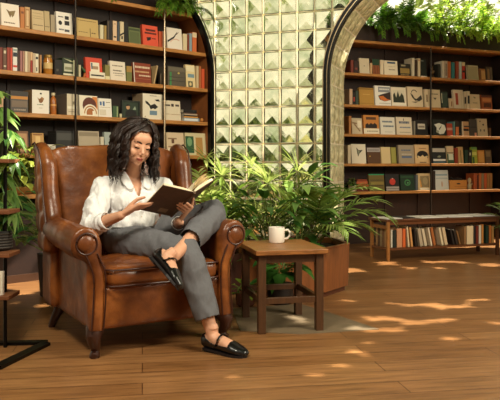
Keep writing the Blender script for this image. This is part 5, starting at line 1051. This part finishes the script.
# head local: x = her left (viewer right), -y = forward, z = up
HM = Matrix.Translation(HC_) @ Matrix.Rotation(yawH, 4, 'Z') @ Matrix.Rotation(rolH, 4, 'Y') @ Matrix.Rotation(pitH, 4, 'X') @ Matrix.Scale(HS, 4)
g = G()
def he(c, r, n=20, m=14, M=None): g.ell(c, r, M=HM @ (M or Matrix()), n=n, m=m)
he((0, .012, .035), (.073, .092, .083)); he((0, -.022, -.01), (.064, .070, .085)); he((0, -.038, -.058), (.047, .048, .046)); he((0, -.060, -.090), (.020, .020, .016))
he((0, -.066, .035), (.050, .024, .034))                     # forehead
for s in (-1, 1):
    he((s*.036, -.058, -.034), (.024, .026, .026))             # cheeks
    he((s*.030, -.077, .001), (.0150, .0125, .0115))             # eyelids
    he((s*.027, -.079, .019), (.016, .007, .005))              # brow ridge
    he((s*.071, .008, -.012), (.008, .017, .028))              # ears
    he((s*.0095, -.097, -.037), (.0068, .008, .0055))            # nostrils
    he((s*.043, -.02, -.062), (.022, .04, .022))
g.tube([(0, -.083, .012), (0, -.093, -.010), (0, -.106, -.030), (0, -.102, -.036)], [.0075, .0085, .0098, .008], n=12, M=HM, round_end=True)
he((0, -.0865, -.060), (.019, .0105, .0052)); he((0, -.0855, -.0705), (.017, .0105, .0062)); he((0, -.080, -.052), (.02, .009, .012))
# neck, torso
g.tube([nkb-V((0, -.01, .05)), nkb, nkb+V((.003, -.03, .05)), HC_+V((.0, .015, -.045))], [.055, .044, .040, .044], n=18)
def torso(g, e=0):
    g.tube([pel-V((0, 0, .05)), pel, wst, wst.lerp(che, .5), che, V((.004, .12, .785)), V((.008, .12, .83)), nkb+V((0, .01, .0))],
           [(.13+e, .10+e), (.155+e, .11+e), (.118+e, .092+e), (.126+e, .098+e), (.148+e, .108+e), (.155+e, .098+e), (.125+e, .075+e), (.06+e*.6, .055+e*.5)], n=28, up=(0, 1, 0))
    for s in (-1, 1): g.ell((s*.063+.0, .018+.0, .715), (.056+e, .048+e, .056+e))
torso(g, -.012)
g.tube([rsh, rel, rel.lerp(rwr, .5), rwr], [.045, .036, .033, .0235], n=14, round_end=True)
g.tube([lsh, lel, lel.lerp(lwr, .5), lwr], [.045, .036, .033, .0235], n=14, round_end=True)
g.tube([rhp, rkn, rkn.lerp(RANK, .35), RANK], [.07, .048, .047, .030], n=16, round_end=True)
g.tube([lhp, lkn, lkn.lerp(LANK, .35), lkn.lerp(LANK, .8), LANK], [.07, .048, .047, .032, .030], n=16, round_end=True)
# hands
def hand(g, W, K, fd, dn, S_, curls, lens, rad, thumb):
    W, K, fd, dn, S_ = V(W), V(K), V(fd).normalized(), V(dn).normalized(), V(S_).normalized()
    dn = (dn-fd*dn.dot(fd)).normalized()
    for k in range(4):
        off = S_*(1.5-k)*.0185; kb = K+off-fd*(.004*abs(k-1.3))
        g.tube([W+off*.45, W.lerp(K, .5)+off*.8, kb], [(.013, .013), (.0135, .012), (.0105, .0105)], n=10, round_end=True)
        p = kb; a = 0; P_ = [p]; d0 = (kb-(W+off*.5)).normalized(); d0 = (d0*.35+fd*.65).normalized()
        for q in range(3):
            a += math.radians(curls[k][q]); d = fd*math.cos(a)-dn*math.sin(a); d = (d0*(.5 if q == 0 else 0)+d*(.5 if q == 0 else 1)).normalized(); p = p+d*lens[k]*(.45, .3, .25)[q]; P_.append(p)
        g.tube(P_, [rad, rad*.93, rad*.87, rad*.76], n=10, round_end=True)
    g.tube([V(t) for t in thumb], [.0125, .0115, .0098, .0075], n=10, round_end=True)
hand(g, rwr, (-.090, -.238, .702), (.96, -.02, -.20), (-.15, -.57, -.81), (.18, -.82, .55), [(8, 14, 10), (10, 16, 12), (14, 20, 14), (20, 26, 18)], [.078, .085, .08, .064], .0088,
     [rwr+V((.016, -.004, .018)), (-.118, -.216, .712), (-.088, -.232, .742), (-.056, -.246, .752)])
hand(g, lwr, (.182, -.262, .678), (-.90, -.22, .32), (-.15, -.6, -.6), (.3, -.6, .6), [(4, 9, 8), (4, 9, 8), (5, 10, 8), (6, 12, 10)], [.078, .086, .082, .066], .0088,
     [lwr+V((.012, .004, .016)), (.192, -.226, .668), (.212, -.244, .705), (.214, -.262, .738)])
# feet
def footM(heel, toe, up):
    h_, x = V(heel), (V(toe)-V(heel)).normalized(); u = V(up); u = (u-x*u.dot(x)).normalized(); y = u.cross(x)
    return Matrix(((x.x, y.x, u.x, h_.x), (x.y, y.y, u.y, h_.y), (x.z, y.z, u.z, h_.z), (0, 0, 0, 1)))
FS = [(.004, .022, .034), (.02, .029, .036), (.05, .031, .038), (.09, .033, .036), (.13, .038, .030), (.17, .042, .023), (.205, .037, .017), (.232, .022, .012)]
def foot(g, M, e=0, z=0):
    g.tube([(x, 0, zr*.98+.004+z) for x, yr, zr in FS], [(yr+e, zr+e) for x, yr, zr in FS], n=20, M=M, round_end=True)
RM = footM((.168, -.500, .014), (.282, -.735, .006), (0, 0, 1))
LM = footM((-.085, -.430, .462), (-.045, -.640, .345), (.75, -.25, .55))
foot(g, RM); foot(g, LM)
g.tube([RANK+V((0, 0, .03)), RANK, RM @ V((.048, 0, .055)), RM @ V((.075, 0, .04))], [.031, .030, .034, .032], n=14, round_end=True)
g.tube([LANK, LM @ V((.048, 0, .085)), LM @ V((.05, 0, .055)), LM @ V((.075, 0, .04))], [.031, .031, .034, .032], n=14, round_end=True)
body = voxel(g, .0034, 4, .5)
# face colouring as little shapes laid on the skin
from mathutils.bvhtree import BVHTree
bvh = BVHTree.FromPolygons(body.v, body.f)
HMi = HM.inverted()
def onface(x, z, out=.0006):
    o_ = HM @ V((x, -.2, z)); d = ((HM @ V((x, 0, z)))-o_).normalized(); h_ = bvh.ray_cast(o_, d)
    return h_[0]-d*out if h_[0] is not None else HM @ V((x, -.09, z))
def facestrip(pts, ws, mi, out=.0006):
    """pts list of (x,z) in head coordinates, ws half heights"""
    vs = []; 
    for (x, z), w_ in zip(pts, ws): vs += [onface(x, z+w_, out), onface(x, z, out+.0006), onface(x, z-w_, out)]
    fs = []
    for k in range(len(pts)-1): a = k*3; fs += [(a, a+1, a+4, a+3), (a+1, a+2, a+5, a+4)]
    body.add(vs, fs, mi)
for s in (-1, 1):
    facestrip([(s*x, z) for x, z in ((.011, .0185), (.018, .0215), (.028, .0245), (.038, .0235), (.047, .018))], [.0032, .0044, .0040, .0032, .0014], 1, .0014)
    facestrip([(s*x, z) for x, z in ((.0165, -.0035), (.022, -.0062), (.030, -.0078), (.038, -.0062), (.045, -.0015))], [.0016, .0030, .0036, .0036, .0022], 2, .0022)   # lash line of lowered lid
    facestrip([(s*x, z) for x, z in ((.018, .0075), (.030, .0105), (.042, .0065))], [.0004, .0007, .0004], 3, .0004)
N_ = 11
up_ = []; lo_ = []; mid = []
for k in range(N_):
    x = lerp(-.0195, .0195, k/(N_-1)); c_ = 1-(x/.0195)**2
    up_.append(((x, -.0600+.0006*c_), .0002+.0040*c_**.7*(1-.22*math.exp(-(x/.004)**2)))); lo_.append(((x, -.0695+.0035*(1-c_)), .0002+.0050*c_**.8)); mid.append(((x, -.0648+.0008*(1-c_)), .0005+.0005*c_))
facestrip([p for p, w_ in up_], [w_ for p, w_ in up_], 4, .0007); facestrip([p for p, w_ in lo_], [w_ for p, w_ in lo_], 5, .0007); facestrip([p for p, w_ in mid], [w_ for p, w_ in mid], 6, .0014)
person = body.build('person', [SKIN, mat('#2a1710', .7), mat('#150c0a', .6), mat('#8f5a40', .6), mat('#9a4a40', .45), mat('#a8564a', .4), mat('#4f1f1c', .6)], angle=180)
person.matrix_world = CHM
tag(person, 'woman with wavy dark hair reading in the leather armchair, white shirt, grey trousers', 'person')
# --- hair
rng = random.Random(3); g = G()
HS_R = V((.0815, .102, .094)); HCEN = V((0, .012, .032))     # scalp ellipsoid in head coordinates
def scalp(th, az, o_=0):       # th from the top, az 0 = forward
    return V((HCEN.x+(HS_R.x+o_)*math.sin(th)*math.sin(az), HCEN.y-(HS_R.y+o_)*math.sin(th)*math.cos(az), HCEN.z+(HS_R.z+o_)*math.cos(th)))
cap = []
N1, N2 = 44, 16; vs = []
for i in range(N1):
    az = 2*PI*i/N1-PI
    lim = lerp(1.02, 2.0, min(1, max(0, (abs(az)-.45)/.7))) 
    for j in range(N2+1):
        th = lim*j/N2; vs.append(HM @ scalp(th, az, .004))
fs = [(i*(N2+1)+j, ((i+1) % N1)*(N2+1)+j, ((i+1) % N1)*(N2+1)+j+1, i*(N2+1)+j+1) for i in range(N1) for j in range(N2)]
g.add(vs, fs, 0)
def strand(az, th1, length, r, seed, out, wav=.012, px=.018):
    rg = random.Random(seed); P_ = []
    # from the parting, over the scalp
    s = 1 if az > 0 else -1
    n1 = 9
    az0 = s*.35 if abs(az) < 2.2 else az*.8
    for k in range(n1+1):
        t = k/n1; th = lerp(.10, th1, t); a = lerp(az0, az, min(1, t*1.15)**.8); P_.append(HM @ (scalp(th, a, .008+out*t*.6)+V((px*(1-t), 0, 0))))
    p = P_[-1].copy(); c_ = V((HC_.x, HC_.y+.02, p.z)); outd = (p-c_); outd.z = 0; outd.normalize(); sd = outd.cross(V((0, 0, 1)))
    d = (P_[-1]-P_[-2]).normalized(); n2 = 14; ph = rg.uniform(0, 6.28); fq = rg.uniform(2.0, 3.0)
    for k in range(1, n2+1):
        t = k/n2; d = (d*.72+V((0, 0, -1))*.28+outd*.02*(1-t)).normalized(); p = p+d*length/n2
        P_.append(p+sd*math.sin(ph+fq*2*PI*t)*wav*min(1, t*3)+outd*math.cos(ph+fq*2*PI*t)*wav*min(1, t*3))
    R2 = [r*(.6+.4*min(1, k/5)) for k in range(n1)]+[r*(1.05-.75*(k/n2)**1.6) for k in range(n2+1)]
    g.tube(P_, [(a*1.25, a*.8) for a in R2], n=7)
def clump(az, th1, length, n_, seed, out, wav, px=.018, az0=None, pw=.8):
    rg = random.Random(seed); ph = rg.uniform(0, 6.28); fq = rg.uniform(1.9, 2.9)
    for j in range(n_):
        s = 1 if az > 0 else -1; a1 = az+rg.gauss(0, .055); o1 = out+abs(rg.gauss(0, .005)); L1 = length*rg.uniform(.86, 1.06); P_ = []; n1 = 9
        b0 = az0 if az0 is not None else (s*.35 if abs(az) < 2.2 else az*.8)
        for k in range(n1+1):
            t = k/n1; P_.append(HM @ (scalp(lerp(.10, th1, t), lerp(b0, a1, min(1, t*1.15)**pw), .007+o1*t*.6)+V((px*(1-t), 0, 0))))
        p = P_[-1].copy(); outd = (p-V((HC_.x, HC_.y+.02, p.z))); outd.z = 0; outd.normalize(); sd = outd.cross(V((0, 0, 1)))
        d = (P_[-1]-P_[-2]).normalized(); n2 = 16; ph1 = ph+rg.gauss(0, .22)
        for k in range(1, n2+1):
            t = k/n2; d = (d*.74+V((0, 0, -1))*.26+outd*.03*(1-t)).normalized(); p = p+d*L1/n2; am = wav*min(1, t*2.5)
            P_.append(p+sd*math.sin(ph1+fq*2*PI*t)*am+outd*math.cos(ph1+fq*2*PI*t)*am*.8)
        r = rg.uniform(.0024, .0042); R2 = [r]*n1+[r*(1.05-.7*(k/n2)**1.6) for k in range(n2+1)]
        g.tube(P_, [(a*1.3, a*.8) for a in R2], n=6)
for k in range(64):
    right = k % 2; az = rng.uniform(1.15 if not right else .9, PI)*(1 if right else -1)
    clump(az, rng.uniform(1.3, 1.8), rng.uniform(.16, .225)+(.03 if az < -1.1 else 0), 11, k, rng.uniform(.0, .030)+(.035*rng.random()+.006 if az < -1.1 else 0), rng.uniform(.009, .018))
for k in range(28):   # swept across the forehead to her right side
    clump(-rng.uniform(.95, 1.35), rng.uniform(1.25, 1.5), rng.uniform(.13, .2), 7, 200+k, rng.uniform(.0, .014), rng.uniform(.006, .013), px=.028, az0=-.05, pw=1.5)
for k in range(8):
    clump(rng.uniform(.72, .95), rng.uniform(1.1, 1.4), rng.uniform(.15, .2), 7, 300+k, rng.uniform(.0, .014), rng.uniform(.006, .013), px=.02, az0=.3, pw=1.0)
hair = g.build('hair', HAIRM, person, angle=180)
# --- shirt
def wrinkle(amp, sc, seed, stretch=(1, 1, 1)):
    def f(p, n):
        q = V((p.x*sc*stretch[0]+seed, p.y*sc*stretch[1], p.z*sc*stretch[2])); a = 1-abs(noise.noise(q))*2.2; b = noise.noise(q*2.3)
        return p+n*((a*.7+b*.45-.35)*amp)
    return f
rcuf = rel.lerp(rwr, .50); lcuf = lel.lerp(lwr, .62)
g = G(); torso(g, .008)
g.tube([V((-.10, .115, .80)), rsh, rsh.lerp(rel, .4), rsh.lerp(rel, .8), rel, rel.lerp(rcuf, .5), rcuf, rel.lerp(rwr, .56)], [.055, .062, .062, .062, .060, .053, .044, .042], n=20, round_end=True)
g.tube([V((.11, .10, .80)), lsh, lsh.lerp(lel, .4), lsh.lerp(lel, .8), lel, lel.lerp(lcuf, .5), lcuf, lel.lerp(lwr, .68)], [.055, .062, .06, .06, .056, .043, .034, .033], n=20, round_end=True)
g.tube([V((0, .06, .55)), V((0, .06, .60)), V((0, .07, .65))], [(.15, .115), (.15, .118), (.14, .115)], n=24, up=(0, 1, 0))
rax = (rwr-rel).normalized(); lax = (lwr-lel).normalized()
def keepshirt(p):
    if (p-rel).dot(rax) > (rcuf-rel).length+.003 and (p-rwr).length < .16 and (p-rel-rax*(p-rel).dot(rax)).length < .07: return False
    if (p-lel).dot(lax) > (lcuf-lel).length+.003 and (p-lwr).length < .13 and (p-lel-lax*(p-lel).dot(lax)).length < .06: return False
    if p.z < .54: return False
    if p.z > .885: return False
    if p.y < .10 and p.z > .745:       # open neckline
        wv = .006+.044*max(0, (p.z-.745)/.13)
        if abs(p.x-.008) < wv: return False
    return True
h = voxel(g, .0062, 3, .5, keep=keepshirt, push=wrinkle(.013, 20, 5, (1, 1, .5)))
sh = h.build('shirt', SHIRT, person, angle=180); so = sh.modifiers.new('thick', 'SOLIDIFY'); so.thickness = .0018; so.offset = 0
# collar, placket, cuffs
g = G()
for s in (-1, 1):
    cx = .010
    A = [V((cx+s*.050, .125, .892)), V((cx+s*.055, .075, .888)), V((cx+s*.048, .036, .862)), V((cx+s*.020, .008, .790))]
    B = [V((cx+s*.072, .125, .855)), V((cx+s*.088, .070, .848)), V((cx+s*.090, .018, .815)), V((cx+s*.056, -.012, .775))]
    vs = []; 
    for a, b in zip(A, B): vs += [a, a.lerp(b, .5)+V((0, -.004, .005)), b]
    fs = []
    for k in range(3): q = k*3; fs += [(q, q+1, q+4, q+3), (q+1, q+2, q+5, q+4)]
    g.add(vs, fs)
A = [V((.060, .125, .892)), V((.03, .160, .897)), V((-.01, .160, .897)), V((-.040, .125, .892))]; B = [V((.082, .13, .855)), V((.035, .185, .855)), V((-.015, .185, .855)), V((-.062, .13, .855))]
vs = []
for a, b in zip(A, B): vs += [a, b]
g.add(vs, [(0, 1, 3, 2), (2, 3, 5, 4), (4, 5, 7, 6)])
co_ = g.build('collar', SHIRT, sh, angle=180); so = co_.modifiers.new('thick', 'SOLIDIFY'); so.thickness = .0025; so.offset = 0; ss = co_.modifiers.new('sub', 'SUBSURF'); ss.levels = 2; ss.render_levels = 2
g = G(); g.tube([rcuf-rax*.020, rcuf-rax*.01, rcuf+rax*.004, rcuf+rax*.008], [.043, .046, .045, .042], n=20, cap=False); c1 = g.build('cuff', SHIRT, sh, angle=180); c1.modifiers.new('thick', 'SOLIDIFY').thickness = .003
g = G(); g.tube([lcuf-lax*.020, lcuf-lax*.01, lcuf+lax*.004, lcuf+lax*.008], [.034, .0365, .036, .034], n=20, cap=False); c1 = g.build('cuff', SHIRT, sh, angle=180); c1.modifiers.new('thick', 'SOLIDIFY').thickness = .003
g = G(); bv = BVHTree.FromPolygons(h.v, h.f)
for z in (.715, .675, .635):
    hh_ = bv.ray_cast(V((.010, -.5, z)), V((0, 1, 0)))
    if hh_[0] is not None: g.ell(hh_[0]+V((0, -.001, 0)), (.0045, .002, .0045), n=10, m=6)
g.build('button', mat('#d8ccb8', .4), sh)
# --- trousers
rhem = rkn.lerp(RANK, .80); lhem = lkn.lerp(LANK, .63)
ra_ = (RANK-rkn).normalized(); la_ = (LANK-lkn).normalized()
def pelvis(g): g.tube([V((0, .06, .575)), V((0, .055, .545)), V((0, .05, .50)), V((0, .045, .465))], [(.152, .12), (.162, .125), (.172, .13), (.16, .12)], n=28, up=(0, 1, 0))
def top(p): return not (p.z > .574 and (p.x/.17)**2+((p.y-.06)/.135)**2 < 1)
g = G(); pelvis(g)
g.tube([rhp+V((.0, .02, 0)), rhp.lerp(rkn, .35), rhp.lerp(rkn, .75), rkn, rkn+V((.012, -.022, -.055)), rkn.lerp(RANK, .45), rhem, rkn.lerp(RANK, .87)], [.098, .094, .080, .073, .072, .069, .064, .063], n=22, round_end=True)
h = voxel(g, .0066, 3, .5, keep=lambda p: top(p) and not ((p-rkn).dot(ra_) > (rhem-rkn).length+.004 and p.y < -.35 and p.z < .3), push=wrinkle(.0075, 14, 17, (1, 1, .7)))
g = G(); g.tube([lhp+V((0, .05, -.01)), lhp+V((0, .02, 0)), lhp.lerp(lkn, .35), lhp.lerp(lkn, .75), lkn, lkn+V((-.035, -.035, -.02)), lkn.lerp(LANK, .40), lhem, lkn.lerp(LANK, .72)], [.09, .098, .094, .080, .074, .074, .068, .060, .059], n=22, round_end=True)
h2 = voxel(g, .0066, 3, .5, keep=lambda p: top(p) and not ((p-lkn).dot(la_) > (lhem-lkn).length+.004), push=wrinkle(.0075, 14, 27, (1, 1, .7))); h.add(h2.v, h2.f)
tr = h.build('trousers', TROU, person, angle=180); so = tr.modifiers.new('thick', 'SOLIDIFY'); so.thickness = .002; so.offset = 0
g = G(); n = 40; P_ = [(.154*math.cos(2*PI*k/n), .0585+.122*math.sin(2*PI*k/n), .571) for k in range(n+1)]
g.tube(P_, [(.004, .012)]*(n+1), n=8, up=(0, 0, 1)); g.build('waistband', mat('#403e3d', .8), tr)
g = G(); g.box(.015, .035, -.070, -.062, .562, .580); g.build('button', mat('#1a1818', .4), tr, bevel=.002)
# --- shoes (flats with an instep strap)
def shoe(M, strap_x, nm):
    g = G(); g.tube([(x*1.02-.004, 0, zr*.98+.002) for x, yr, zr in FS], [(yr+.0055, zr+.006) for x, yr, zr in FS], n=26, M=M, round_end=True)
    g.tube([M @ V((.0, 0, .02)), M @ V((.004, 0, .05)), M @ V((.012, 0, .062))], [.027, .026, .022], n=14)
    Mi = M.inverted()
    def rim(p):
        q = Mi @ p; x = q.x
        if x < .0: r = .066
        elif x < .05: r = lerp(.066, .040, x/.05)
        elif x < .14: r = .036
        else: r = .036 if x < .158 else 1
        return q.z < r
    h = voxel(g, .004, 2, .5, keep=rim); o = h.build('shoe', SHOE, person, angle=180); so = o.modifiers.new('thick', 'SOLIDIFY'); so.thickness = .0025; so.offset = -1
    k = G(); P_ = []
    for a in np.linspace(-.15, PI+.15, 15): P_.append(M @ V((strap_x+.012*math.sin(a), .0405*math.cos(a), .034+.048*max(-.2, math.sin(a)))))
    k.tube(P_, [(.0075, .0022)]*15, n=8, up=tuple((M.to_3x3() @ V((0, 0, 1))))); k.box(-.007, .007, -.0045, .0045, -.0015, .0015, 1, M @ Matrix.Translation((strap_x+.008, -.036, .058)) @ Matrix.Rotation(1.0, 4, 'X')); k.build('strap', [SHOE, BRASSM], o, smooth=True)
    k = G(); prof = [(x*1.03-.006, yr+.004) for x, yr, zr in FS]; pl = [(x, y) for x, y in prof]+[(.246, 0)]+[(x, -y) for x, y in reversed(prof)]
    n = len(pl); k.add([(x, y, z) for z in (-.007, .004) for x, y in pl], [tuple(range(n-1, -1, -1)), tuple(range(n, 2*n))]+[(i, (i+1) % n, (i+1) % n+n, i+n) for i in range(n)], 0, M)
    k.box(-.004, .045, -.024, .024, -.0135, -.006, 0, M); k.build('sole', mat('#171012', .5), o, smooth=False)
shoe(RM, .088, 'r'); shoe(LM, .088, 'l')

# ============================================================ THE OPEN BOOK IN HER HANDS
ob = thing('open_book', 'open brown hardcover book held up by the reading woman', 'book', (CX, CY, 0), CA)
A_, B_, C_, T_ = V((-.05, -.38, .823)), V((.165, -.37, .776)), V((.123, -.175, .645)), V((.326, -.32, .856))
ev = (C_-B_)                      # along the spine
def leafset(B0, tip, e, thick, th_off, nrm, curve, n=8):
    return None
nl = (B_-A_).cross(C_-B_).normalized()          # plane normal of the left board
if nl.y > 0: nl = -nl                          # outside, towards the viewer
e_l = (A_-B_); H_ = 0.235
sp = ev.normalized(); e1 = (e_l-sp*e_l.dot(sp)).normalized(); W1 = .178
e2v = (T_-B_); e2 = (e2v-sp*e2v.dot(sp)).normalized()
n2 = e2.cross(sp).normalized()
if n2.z > 0: n2 = -n2
def board(g, o_, e, w_, nrm, t0, t1, mi=0, over=.004, m0=0):
    q = []
    for t in (t0, t1):
        for a, b in ((m0, -over), (w_+over, -over), (w_+over, H_+over), (m0, H_+over)): q.append(o_+e*a+sp*b+nrm*t)
    g.add(q, [(0, 1, 2, 3), (7, 6, 5, 4), (0, 4, 5, 1), (1, 5, 6, 2), (2, 6, 7, 3), (3, 7, 4, 0)], mi)
BR = mat('#5c4430', .6, 'brown_cloth', var=.15, vs=30)
g = G(); board(g, B_, e1, W1, nl, 0, .003, m0=.006); board(g, B_, e2, W1, n2, 0, .003, m0=.006)
g.tube([B_+sp*(-.004)+(nl+n2)*.001, B_+sp*(H_+.004)+(nl+n2)*.001], [.0085, .0085], n=12); g.build('cover', [BR], ob, smooth=False)
g = G(); board(g, B_+e1*.02+sp*(H_*.80), e1, .05, nl, .003, .0036, 0, 0); 
g = G(); q0 = B_+e1*.045+sp*(H_*.78)+nl*.0031; g.add([q0, q0+e1*.05, q0+e1*.05+sp*.035, q0+sp*.035], [(0, 1, 2, 3)]); g.build('label', mat('#8f7658', .6), ob, smooth=False)
PG = mat('#e6d6b4', .75, 'book_pages', var=.05, vs=80)
def pageblock(e, nrm, th, bulge):
    g = G(); vs = []; N = 10
    for b in (0, H_):
        for k in range(N+1):
            t = k/N; x = .004+t*(W1-.006); hgt = th*(.35+.65*min(1, t*4)**.5)+bulge*math.sin(t*PI)*.5
            vs.append(B_+e*x+sp*b-nrm*0); vs.append(B_+e*x+sp*b-nrm*hgt)
    q = 2*(N+1); fs = []
    for k in range(N):
        a = 2*k; fs += [(a, a+2, a+3, a+1), (a+1, a+3, a+3+q, a+1+q), (q+a+1, q+a+3, q+a+2, q+a), (a, a+q, a+2+q, a+2)]
    fs += [(0, 1, 1+q, q), (2*N, 2*N+q, 2*N+1+q, 2*N+1)]
    g.add(vs, fs); g.build('pages', PG, ob, smooth=False)
pageblock(e1, nl, .013, .006); pageblock(e2, n2, .012, .012)
g = G()
for j, lift in enumerate((.10, .22, .36)):       # a few loose leaves curving up
    vs = []; N = 10
    for b in (.0, H_):
        for k in range(N+1):
            t = k/N; vs.append(B_+e2*(W1*.97*t)+sp*b-n2*(.014+.1*lift*math.sin(t*PI*.75)+.02*lift*t))
    g.add(vs, [(k, k+1, k+N+2, k+N+1) for k in range(N)])
g.build('loose_pages', PG, ob, smooth=True)
